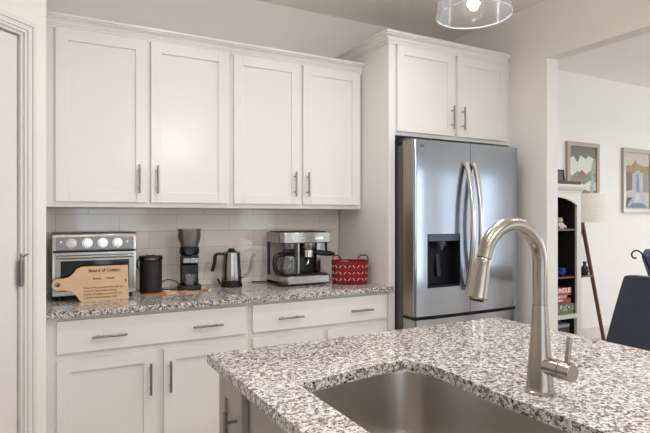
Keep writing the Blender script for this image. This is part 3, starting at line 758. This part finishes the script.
bm = NB(); P = [(-.05, .05, .02), (-.09, .06, .045), (-.13, .05, .052), (-.16, .03, .04), (-.175, .02, .012), (-.165, .0, .0045), (-.12, -.02, .0045), (-.08, -.03, .0045)]
def cr(P, n=5):
    out = []
    for i in range(len(P)-1):
        a, b_, c, d = [Vector(P[min(max(i+k-1, 0), len(P)-1)]) for k in range(4)]
        for k in range(n):
            u = k/n; out.append(0.5*((2*b_)+(-a+c)*u+(2*a-5*b_+4*c-d)*u*u+(-a+3*b_-3*c+d)*u**3))
    out.append(Vector(P[-1])); return out
tube(bm, cr(P), .0032, 8); obj('power_cord', bm, M['black'], t)
# kettle
t = thing('gooseneck_kettle', 'stainless electric gooseneck kettle on its black base', 'kettle', (1.028, -.17, ZC), -.28)
bm = NB(); lathe(bm, [(0, 0), (.062, 0), (.067, .004), (.067, .016), (.062, .020), (0, .020)]); bs = obj('power_base', bm, M['black'], t)
bm = NB(); tube(bm, [(-.060, -.01, .016), (-.072, -.012, .022), (-.079, -.012, .040), (-.084, -.012, .052)], [.005, .006, .007, .006], 10); obj('switch', bm, M['black'], bs)
bm = NB(); lathe(bm, [(0, .0205), (.062, .0205), (.063, .040), (0, .040)]); obj('lower_ring', bm, M['black'], t)
bm = NB(); lathe(bm, [(0, .0403), (.062, .0403), (.063, .050), (.061, .080), (.056, .140), (.053, .200), (.052, .212), (.046, .217), (0, .219)]); obj('body', bm, M['steel'], t)
bm = NB(); lathe(bm, [(0, .2195), (.030, .2195), (.030, .223), (.020, .226), (.019, .238), (0, .240)]); obj('lid', bm, M['black'], t)
bm = NB(); tube(bm, cr([(-.044, 0, .200), (-.062, 0, .204), (-.088, 0, .203), (-.100, 0, .190), (-.104, 0, .150), (-.115, 0, .110), (-.118, 0, .095)]), [.008]*5+[.009]*10+[.0115]*14+[.009, .006], 12, flat=.8); obj('handle', bm, M['black'], t)
bm = NB(); PP = cr([(.052, 0, .058), (.080, 0, .064), (.105, 0, .085), (.118, 0, .125), (.124, 0, .165), (.136, 0, .192), (.150, 0, .201)])
tube(bm, PP, [.0105-.006*i/(len(PP)-1) for i in range(len(PP))], 12); obj('spout', bm, M['steel'], t, sharp=60)
# espresso machine
t = thing('espresso_machine', 'stainless steel combination espresso and coffee machine beside the red basket', 'espresso machine', (1.455, -.235, ZC), 0)
X = .172
bm = NB(); bb(bm, -X, X, -.125, .11, .006, .030); obj('foot_plate', bm, M['black'], t, .003)
bm = NB()
prism(bm, [(-X, .115), (-X, -.085), (-X+.045, -.128), (X, -.128), (X, .115)], .012, .062); obj('base', bm, M['steel'], t, .004)
mbox('drip_tray', -.02, X-.01, -.11, .03, .0622, .068, M['blackm'], t, .001)
bm = NB(); lathe(bm, [(0, .0622), (.056, .0622), (.056, .067), (0, .067)], (-.085, -.045, 0)); obj('hot_plate', bm, M['black'], t)
mbox('back_column', -.060, X-.004, .060, .112, .0622, .2678, M['paddle'], t, .003)
mbox('rear_post', -X+.002, -X+.014, .085, .112, .0622, .2678, M['black'], t, .002)
mbox('divider', -.022, -.012, -.05, .0595, .0622, .2678, M['steel'], t)
mbox('side_column', X-.035, X-.004, -.005, .035, .0685, .2678, M['steel'], t, .002)
mbox('water_panel', -.011, X-.036, .030, .0595, .0685, .2678, M['black'], t, .002)
bm = NB(); prism(bm, [(-X, .115), (-X, -.100), (-X+.040, -.128), (X, -.128), (X, .115)], .268, .338); hd_ = obj('head', bm, M['steel'], t, .006)
mbox('top_cover', -X+.015, X-.015, -.10, .10, .3385, .343, M['blackm'], t, .002)
for i in range(5): mbox('button', -.095+.018*i, -.085+.018*i, -.1295, -.1278, .296, .304, M['chrome'], hd_)
mbox('display', .06, .12, -.1295, -.1278, .292, .306, M['chrome'], hd_)
bm = NB(); lathe(bm, [(0, .2675), (.052, .2675), (.050, .250), (.044, .232), (.030, .226), (0, .226)], (-.085, -.045, 0)); obj('filter_basket', bm, M['steel'], t)
bm = NB(); lathe(bm, [(0, .2675), (.046, .2675), (.046, .240), (.040, .225), (0, .225)], (.048, -.055, 0)); obj('brew_head', bm, M['steel'], t)
t_c = thing('coffee_carafe', 'glass coffee carafe with a black handle on the espresso machine hot plate', 'carafe', (1.455-.085, -.235-.045, ZC+.0672), 0)
bm = NB(); lathe(bm, [(0, 0), (.044, 0), (.052, .01), (.055, .045), (.050, .085), (.040, .112), (.038, .118), (.0355, .118), (.0375, .111), (.0475, .084), (.0525, .045), (.049, .012), (.042, .003), (0, .003)]); obj('glass_body', bm, M['tglass'], t_c)
bm = NB(); lathe(bm, [(0, .1182), (.041, .1182), (.042, .130), (.034, .136), (0, .138)]); obj('lid', bm, M['black'], t_c)
bm = NB(); lathe(bm, [(.0392, .107), (.0445, .107), (.0445, .116), (.0392, .116)], closed=True); obj('collar_band', bm, M['steel'], t_c)
bm = NB(); hp_ = cr([(-.036, -.006, .124), (-.066, -.012, .128), (-.096, -.018, .116), (-.108, -.020, .075), (-.098, -.018, .035), (-.074, -.012, .016), (-.056, -.008, .024)])
tube(bm, hp_, .0145, 12, flat=.8); obj('handle', bm, M['black'], t_c)
bm = NB(); lathe(bm, [(0, -.030), (.018, -.030), (.024, -.018), (.036, -.006), (.037, .040), (0, .040)]); tube(bm, [(0, 0, -.028), (0, 0, -.045), (-.012, 0, -.058)], .007, 10); t_p = obj('portafilter', bm, M['chrome'], t, label='chrome portafilter'); t_p.location = (.048, -.055, .182)
bm = NB(); tube(bm, [(.03, -.008, .022), (.050, -.012, .021), (.062, -.014, .020), (.090, -.018, .017), (.145, -.026, .012), (.178, -.030, .008)], [.006, .009, .016, .0185, .017, .011], 14); obj('handle', bm, M['black'], t_p, label='black handle')
bm = NB(); tube(bm, [(X-.012, -.09, .2675), (X-.012, -.092, .235), (X-.010, -.096, .205)], [.010, .009, .006], 12); obj('steam_knob', bm, M['black'], t)
bm = NB(); cyl(bm, (.0, .105, .01), (-.09, .14, .006), .0035, n=8); tube(bm, cr([(-.09, .14, .006), (-.16, .15, .005), (-.21, .17, .005), (-.24, .20, .005)]), .0035, 8)
o = obj('power_cord', bm, M['black'], t)
# red basket
def sup(a, b_, n, k=48, th=0):
    out = []
    for i in range(k):
        u = 2*PI*i/k; c, s = math.cos(u), math.sin(u)
        out.append((a*math.copysign(abs(c)**(2/n), c), b_*math.copysign(abs(s)**(2/n), s)))
    return out
t = thing('felt_basket', 'red felt basket with pale cut-out slots and loop handles', 'basket', (1.766, -.375, ZC), -.42)
bm = NB(); rr = []
for sc_, z in ((.90, 0), (.955, .004), (.98, .03), (1.0, .148), (.985, .148), (.965, .03), (.94, .006)):
    rr.append([bm.verts.new((x*sc_, y*sc_, z)) for x, y in sup(.119, .102, 3.2)])
for a, b_ in zip(rr, rr[1:]):
    for k in range(48): bm.faces.new((a[k], a[(k+1) % 48], b_[(k+1) % 48], b_[k]))
bm.faces.new(rr[0]); bm.faces.new(rr[-1])
S = sup(.119, .102, 3.2, 480)
Ls = [0]
for i in range(480): Ls.append(Ls[-1]+math.dist(S[i], S[(i+1) % 480]))
def at(s):
    s %= Ls[-1]
    lo = 0
    for i in range(480):
        if Ls[i+1] >= s: lo = i; break
    a, b_ = Vector(S[lo]), Vector(S[(lo+1) % 480]); d = (b_-a).normalized(); return a.lerp(b_, (s-Ls[lo])/max(1e-6, (Ls[lo+1]-Ls[lo]))), d
cnt = 26; step = Ls[-1]/cnt
for row, z in enumerate((.034, .075, .116)):
    for i in range(cnt):
        p, d = at(i*step); n = Vector((d.y, -d.x)); up = Vector((0, 0, 1)); dd = Vector((d.x, d.y, 0)); n3 = Vector((n.x, n.y, 0))
        sgn = 1 if (i+row) % 2 else -1
        ax = (dd*sgn*0.62+up*0.78).normalized(); sd = ax.cross(n3).normalized()
        scz = .985+.015*z/.148
        c = Vector((p.x*scz, p.y*scz, z))
        Rm = Matrix((sd, n3, ax)).transposed()
        box(bm, c, (.0034, .0016, .019), Rm, 1)
obj('body', bm, [M['red'], M['cream']], t, sharp=50)
for s in (-1, 1):
    bm = NB(); tube(bm, cr([(s*.110, -.040, .10), (s*.114, -.050, .155), (s*.112, -.040, .176), (s*.092, -.014, .184), (s*.072, .012, .176), (s*.060, .024, .155), (s*.068, .010, .10)]), .0042, 8); o = obj('handle', bm, M['red'], t)
bm = NB(); 
vs = {}
for i in range(15):
    for j in range(11):
        x = -.056+.112*i/14; y = -.038+.076*j/10
        h = .122+.026*math.exp(-((x+.035)/.04)**2-((y)/.05)**2)+.008*math.sin(i*1.3)*math.cos(j*.9)
        vs[i, j] = bm.verts.new((x, y, h))
for i in range(14):
    for j in range(10): bm.faces.new((vs[i, j], vs[i+1, j], vs[i+1, j+1], vs[i, j+1]))
ret = bmesh.ops.extrude_face_region(bm, geom=list(bm.faces))
for v in ret['geom']:
    if isinstance(v, bmesh.types.BMVert): v.co.z = .02
o = obj('folded_towel', bm, M['cloth'], None, sharp=60); o.location = (1.766, -.375, ZC+.001); o.rotation_euler = (0, 0, -.42)
tag(o, 'grey towel folded inside the red basket', 'towel')

# ================================================================ LIVING ROOM
BX0, BX1, BY = 3.92, 4.655, 0.0
t = thing('bookcase', 'off-white bookcase with arched top and dark shelves seen through the opening', 'bookcase', (0, 0, 0))
mbox('side_panel', BX0, BX0+.06, BY, FARY-.02, 0.0005, 1.585, M['bcase'], t, .002)
mbox('side_panel', BX1-.062, BX1, BY, FARY-.02, 0.0005, 1.585, M['bcase'], t, .002)
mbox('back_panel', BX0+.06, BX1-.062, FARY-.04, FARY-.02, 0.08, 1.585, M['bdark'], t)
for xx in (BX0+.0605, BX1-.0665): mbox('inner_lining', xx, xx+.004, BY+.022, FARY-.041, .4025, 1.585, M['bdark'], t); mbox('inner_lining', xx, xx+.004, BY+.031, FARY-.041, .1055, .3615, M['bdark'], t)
bm = NB(); a0, a1 = BX0+.06, BX1-.062; pts = [(a0, 1.585), (a0, 1.455)]
for k in range(0, 17): 
    u = k/16; pts.append((a0+(a1-a0)*u, 1.465+.075*math.sin(PI*u)**.8))
pts += [(a1, 1.455), (a1, 1.585)]
prism(bm, pts, BY+.002, BY+.02, lambda a, b_, h: (a, h, b_)); obj('arch_rail', bm, M['bcase'], t)
bm = NB(); bb(bm, BX0+.005, BX1-.005, BY+.02, FARY-.02, 1.5855, 1.60)
sweep(bm, [(BX0, FARY-.02), (BX0, BY), (BX1, BY), (BX1, FARY-.02)], [(0, 1.586), (.006, 1.586), (.008, 1.602), (.02, 1.612), (.032, 1.636), (.036, 1.650), (.036, 1.662), (0, 1.662)])
bb(bm, BX0, BX1, BY, FARY-.02, 1.65, 1.662)
obj('cornice', bm, M['bcase'], t)
for z, m_ in ((1.215, 'dwood'), (.752, 'dwood')): mbox('shelf', BX0+.066, BX1-.068, BY+.02, FARY-.041, z, z+.016, M[m_], t)
mbox('shelf', BX0+.0605, BX1-.0625, BY+.001, FARY-.041, .362, .402, M['bcase'], t, .002)
mbox('shelf', BX0+.066, BX1-.068, BY+.02, FARY-.041, .085, .105, M['bcase'], t)
mbox('plinth', BX0+.0605, BX1-.0625, BY+.005, BY+.03, .0005, .08, M['bcase'], t)
# on top of the bookcase
zt_ = 1.6625
def bkbook(name, x0, x1, y0, y1, z0, z1, mm, label, cat='book', group=None):
    t = thing(name, label, cat, ((x0+x1)/2, (y0+y1)/2, z0), 0, group)
    X_, Y_, Z_ = (x1-x0)/2, (y1-y0)/2, z1-z0; e = .003
    bm = NB(); bb(bm, -X_, X_, -Y_, Y_, 0, e); bb(bm, -X_, X_, -Y_, Y_, Z_-e, Z_); bb(bm, -X_, X_, -Y_, -Y_+e, e, Z_-e); obj('cover', bm, mm, t)
    mbox('pages', -X_+.005, X_-.005, -Y_+e, Y_-.005, e+.0002, Z_-e-.0002, M['cream'], t)
bkbook('book', 4.28, 4.665, .01, .28, zt_, zt_+.035, colm('maroon', (92, 56, 56)), 'maroon book lying flat on top of the bookcase')
t = thing('photo_frame', 'small black photo frame standing on top of the bookcase', 'photo frame', (4.55, .17, zt_+.0355), -.10)
t.rotation_euler = (-.12, 0, -.10)
bm = NB(); w_, h_ = .085, .13
bb(bm, -w_, w_, 0, .012, 0, .014); bb(bm, -w_, w_, 0, .012, h_-.014, h_); bb(bm, -w_, -w_+.014, 0, .012, .014, h_-.014); bb(bm, w_-.014, w_, 0, .012, .014, h_-.014); obj('frame', bm, M['black'], t)
mbox('print', -w_+.014, w_-.014, .004, .009, .014, h_-.014, colm('grey_photo', (92, 96, 104)), t)
# items on the shelves
t = thing('owl_figurine', 'small pale animal figurine sitting on the upper bookcase shelf', 'figurine', (4.47, .10, 1.2315))
bm = NB(); lathe(bm, [(0, 0), (.036, .0), (.042, .02), (.036, .05), (.022, .062), (0, .066)], n=20); obj('body', bm, M['cream'], t)
bm = NB(); lathe(bm, [(0, .058), (.022, .064), (.030, .080), (.024, .098), (0, .106)], n=20)
for s in (-1, 1): lathe(bm, [(0, .090), (.011, .093), (.011, .106), (0, .114)], (s*.021, 0, 0), n=12)
obj('head', bm, colm('pale_plush', (214, 200, 178)), t)
for s in (-1, 1):
    bm = NB(); tube(bm, [(s*.03, -.01, .045), (s*.046, -.024, .024), (s*.040, -.040, .010)], .010, 10); obj('arm', bm, M['cream'], t)
t = thing('toy_vehicle', 'small blue toy truck on the middle bookcase shelf', 'toy', (4.48, .09, .7685), .3)
bm = NB(); bb(bm, -.075, .075, -.03, .03, .016, .045); bb(bm, -.03, .045, -.028, .028, .045, .078); obj('body', bm, colm('toy_blue', (44, 74, 150), .3), t, .006)
for x in (-.045, .045):
    for y in (-.031, .031):
        bm = NB(); cyl(bm, (x, y-.008, .018), (x, y+.008, .018), .0175, n=16); obj('wheel', bm, M['black'], t)
bw = M['white']
games = [(.0, .101, (70, 128, 76), 'green board game box at the bottom of the shelf stack', 'GAME', 4.16, 4.585, .02),
         (.1015, .052, (168, 36, 44), 'red game box lying second in the shelf stack', '', 4.17, 4.545, .03),
         (.154, .030, (196, 192, 186), 'pale grey game box between two red boxes', '', 4.22, 4.50, .04),
         (.1845, .072, (186, 30, 44), 'red game box lettered BUNDLE on top of the stack', 'BUNDLE', 4.15, 4.545, .025)]
for z, h_, rgb, lab, tx, x0, x1, y0 in games:
    t = thing('game_box', lab, 'game box', ((x0+x1)/2, y0+.12, .4025+z), 0, 'board game boxes stacked on the bookcase shelf')
    X_ = (x1-x0)/2; mm = colm('box_card', rgb, .35)
    mbox('tray', -X_+.003, X_-.003, -.115, .115, 0, h_*.6, mm, t)
    bm = NB(); bb(bm, -X_, X_, -.118, .118, h_*.35, h_-.0006); lidb = obj('lid', bm, mm, t)
    if tx == 'BUNDLE': text('lettering', tx, .062, (.06, -.1185, h_*.66), (PI/2, 0, 0), bw, lidb, .0006, bold=.002)
    if rgb[1] == 128:
        bm = NB()
        for i in range(9):
            a = -.16+.04*i; bb(bm, a, a+.024, -.1192, -.1178, .045+.012*math.sin(i*2), .085+.008*math.cos(i*3))
        obj('cover_art', bm, colm('cover_mixed', (214, 196, 206)), lidb)
        bm = NB()
        for i in range(6): bb(bm, -.15+.06*i, -.125+.06*i, -.1199, -.1193, .05, .07+.01*(i % 3))
        obj('cover_art', bm, colm('cover_violet', (120, 70, 110)), lidb)
    if rgb[0] == 168:
        mbox('stripe', -X_+.02, X_-.12, -.1188, -.1179, h_*.55, h_*.82, bw, lidb)
for i, (h_, rgb) in enumerate(((.060, (60, 62, 68)), (.048, (120, 122, 128)), (.062, (44, 46, 52)), (.030, (150, 152, 158)))):
    zz = .1055+sum((.060, .048, .062, .030)[:i])+.0006*i
    bkbook('magazine_binder', 4.14+.02*i, 4.52, .03, .27, zz, zz+h_, colm('binder', rgb), ['charcoal binder at the bottom of the lowest bookcase stack', 'mid grey binder above the charcoal one in the lowest stack', 'near-black binder third up in the lowest bookcase stack', 'light grey binder on top of the lowest bookcase stack'][i], 'binder', 'binders on the lowest bookcase shelf')
# floor lamp
t = thing('floor_lamp', 'wooden tripod floor lamp with a linen drum shade beside the bookcase', 'floor lamp', (4.885, .13, 0))
bm = NB(); lathe(bm, [(.213, 1.296), (.213, 1.583), (.210, 1.583), (.210, 1.296)], n=48, closed=True); obj('lamp_shade', bm, M['shade'], t, label='cream linen drum shade')
bm = NB(); cyl(bm, (0, 0, 1.345), (0, 0, 1.46), .012, n=12); lathe(bm, [(0, 1.46), (.02, 1.463), (.03, 1.49), (.02, 1.52), (0, 1.53)]); obj('socket', bm, M['white'], t)
for a, b_ in (((-.045, 0, 1.34), (.335, 0, 0)), ((-.03, .03, 1.34), (-.16, .17, 0)), ((-.05, -.01, 1.34), (-.215, .07, 0))):
    bm = NB(); tube(bm, [a, b_], [.020, .018], 12); obj('leg', bm, M['walnut'], t)
bm = NB(); cyl(bm, (0, 0, 1.325), (0, 0, 1.345), .06, n=20); obj('hub', bm, M['walnut'], t)
bm = NB(); prism(bm, [(-.13, -.05), (.11, -.035), (.13, 0), (.11, .03), (-.10, .12)], .735, .752); obj('shelf', bm, M['dwood'], t, .002)
bm = NB(); lathe(bm, [(0, 0), (.026, 0), (.030, .004), (.045, .045), (.040, .075), (.020, .098), (.014, .112), (.022, .140), (.018, .140), (.010, .112), (0, .108)], n=28)
o = obj('vase', bm, M['vase'], None, sharp=50); o.location = (4.872, .115, .7525); tag(o, 'small black bottle-shaped vase on the floor lamp shelf', 'vase')
# pictures on the far wall
def picture(name, x0, x1, z0, z1, fm, label, fw, patches, bg):
    t = thing(name, label, 'picture', ((x0+x1)/2, FARY-.0005, z0))
    X_ = (x1-x0)/2; H = z1-z0
    bm = NB(); bb(bm, -X_, X_, -.03, 0, 0, fw); bb(bm, -X_, X_, -.03, 0, H-fw, H); bb(bm, -X_, -X_+fw, -.03, 0, fw, H-fw); bb(bm, X_-fw, X_, -.03, 0, fw, H-fw); obj('frame', bm, fm, t, .001)
    art = mbox('artwork', -X_+fw, X_-fw, -.014, -.004, fw, H-fw, bg, t)
    for i, (poly, rgb) in enumerate(patches):
        bm = NB(); w_ = 2*(X_-fw)
        prism(bm, [(-X_+fw+w_*a, fw+(H-2*fw)*b_) for a, b_ in poly], -.0142-.0004*(i+1), -.0141-.0004*i, lambda a, b_, h: (a, h, b_))
        rgb = tuple(int(c*.72+k*.28) for c, k in zip(rgb, (220, 214, 206))); obj('painted_shape', bm, mat('paint', rgb, .7, vary=.55, vscale=30), art)
    return t
picture('framed_picture', 4.885, 5.425, 1.40, 2.155, M['pframe'], 'framed landscape picture above the bookcase and lamp', .045,
    [([(0, .80), (.15, .84), (.3, .74), (.42, .86), (.6, .80), (.72, .86), (1, .80), (1, 1), (0, 1)], (112, 112, 104)),
     ([(0, .35), (.3, .42), (.55, .38), (.8, .46), (1, .42), (1, .58), (.8, .62), (.6, .54), (.3, .60), (.1, .52), (0, .56)], (134, 156, 130)),
     ([(.3, .48), (.62, .50), (.62, .56), (.46, .62), (.3, .55)], (178, 110, 98)),
     ([(0, .0), (1, .0), (1, .30), (.8, .27), (.5, .31), (.2, .25), (0, .32)], (150, 110, 92)),
     ([(0, .28), (.35, .24), (.5, .32), (.3, .38), (0, .37)], (182, 202, 214)),
     ([(.80, .0), (.92, .0), (.90, .3), (.96, .5), (.84, .56), (.78, .3)], (188, 208, 222)),
     ([(.78, .55), (1, .58), (1, .82), (.88, .80)], (176, 192, 160))],
    mat('painted_sky', (226, 226, 216), .7, vary=.15, vscale=7))
picture('framed_picture', 5.862, 6.44, 1.40, 2.146, M['mirror_frame'], 'silver framed picture with blue and white cascade at right', .045,
    [([(0, .72), (.12, .78), (.25, .76), (.42, .88), (.52, .80), (.8, .76), (1, .78), (1, .66), (0, .62)], (178, 150, 90)),
     ([(0, .3), (.3, .34), (.3, .64), (0, .66)], (128, 112, 104)),
     ([(.72, .3), (1, .3), (1, .68), (.72, .66)], (170, 160, 148)),
     ([(.02, .02), (.3, .05), (.34, .2), (.1, .2)], (66, 76, 86)),
     ([(.38, .66), (.6, .70), (.66, .45), (.74, .22), (.98, .04), (.08, .04), (.30, .20), (.38, .45)], (208, 218, 236)),
     ([(.46, .6), (.56, .6), (.58, .3), (.44, .3)], (132, 162, 214)),
     ([(.12, .02), (.9, .02), (.72, .10), (.28, .10)], (96, 140, 176)),
     ([(.44, .28), (.56, .28), (.62, .12), (.38, .12)], (244, 246, 250))],
    mat('painted_haze', (214, 206, 196), .7, vary=.3, vscale=20))
# dining chair with its back towards the kitchen
t = thing('dining_chair', 'navy blue upholstered dining chair at the right edge beyond the island', 'chair', (3.86, -1.225, 0))
bm = NB(); nseg = 10; grid = []
for i in range(nseg+1):
    f = i/nseg; z = .30+(.920-.30)*f
    hw = .474-.196*f**1.06
    row = []
    for j in range(13):
        g = -1+2*j/12
        xb = -.045*f - .02 + .02*(g*g)
        edge = 1-(abs(g)**6)*.03
        zz = z - (.012*abs(g)**8 if i == nseg else 0)
        row.append((xb, hw*g, zz))
    grid.append(row)
fr_v = [[bm.verts.new(p) for p in r] for r in grid]
bk_v = [[bm.verts.new((p[0]+.075, p[1]*.97, p[2])) for p in r] for r in grid]
for i in range(nseg):
    for j in range(12):
        bm.faces.new((fr_v[i][j], fr_v[i][j+1], fr_v[i+1][j+1], fr_v[i+1][j])); bm.faces.new((bk_v[i][j], bk_v[i+1][j], bk_v[i+1][j+1], bk_v[i][j+1]))
for i in range(nseg):
    for j in (0, 12): bm.faces.new((fr_v[i][j], fr_v[i+1][j], bk_v[i+1][j], bk_v[i][j]))
for i in (0, nseg):
    for j in range(12): bm.faces.new((fr_v[i][j], bk_v[i][j], bk_v[i][j+1], fr_v[i][j+1]))
obj('backrest', bm, M['navy'], t, .014, seg=4, sharp=60)
bm = NB(); prism(bm, [(.055, -.30), (.48, -.27), (.50, -.24), (.50, .24), (.48, .27), (.055, .30)], .36, .47); obj('seat', bm, M['navy'], t, .02, seg=4)
for x, y in ((.06, -.24), (.06, .24), (.44, -.22), (.44, .22)):
    bm = NB(); cyl(bm, (x*.98, y, 0.0005), (x, y, .36), .014, .022, n=14); obj('leg', bm, M['walnut'], t)
# dining table behind it
t = thing('dining_table', 'dark wooden dining table behind the navy chair', 'table', (4.62, -1.80, 0))
mbox('tabletop', -.50, .5, -1.05, 1.06, .72, .755, M['dwood'], t, .004)
for x, y in ((-.36, -.95), (-.36, .98), (.42, -.95), (.42, .98)):
    bm = NB(); bb(bm, x-.03, x+.03, y-.03, y+.03, .0005, .72); obj('leg', bm, M['dwood'], t, .003)
# iron scroll stand with a blue cloth
t = thing('scroll_stand', 'black iron scroll-ended stand behind the navy chair', 'stand', (4.245, -.84, .7555), -.4977)
bm = NB()
for s in (0,):
    tube(bm, cr([(-.052, s, .262), (-.074, s, .262), (-.090, s, .285), (-.080, s, .312), (-.050, s, .322), (-.015, s, .305), (.018, s, .255), (.055, s, .17), (.095, s, .08), (.12, s, .0055)]), .0065, 8)
    tube(bm, [(.12, s, .0055), (-.02, s, .0055)], .0055, 8)
tube(bm, [(.12, -.06, .0055), (.12, .06, .0055)], .0055, 8); tube(bm, [(-.02, -.06, .0055), (-.02, .06, .0055)], .0055, 8)
obj('scroll_frame', bm, M['iron'], t)
bm = NB(); prism(bm, [(.062, .272), (.066, .250), (.150, .006), (.30, .006), (.31, .30), (.20, .335), (.09, .325)], -.02, .13, lambda a_, b_, h: (a_, h, b_))
o = obj('folded_cloth', bm, M['plate'], None, .012, seg=3); o.location = (4.245, -.84, .7565); o.rotation_euler = (0, 0, -.4977)
tag(o, 'blue and white patterned cloth bundle leaning on the iron scroll stand', 'cloth')
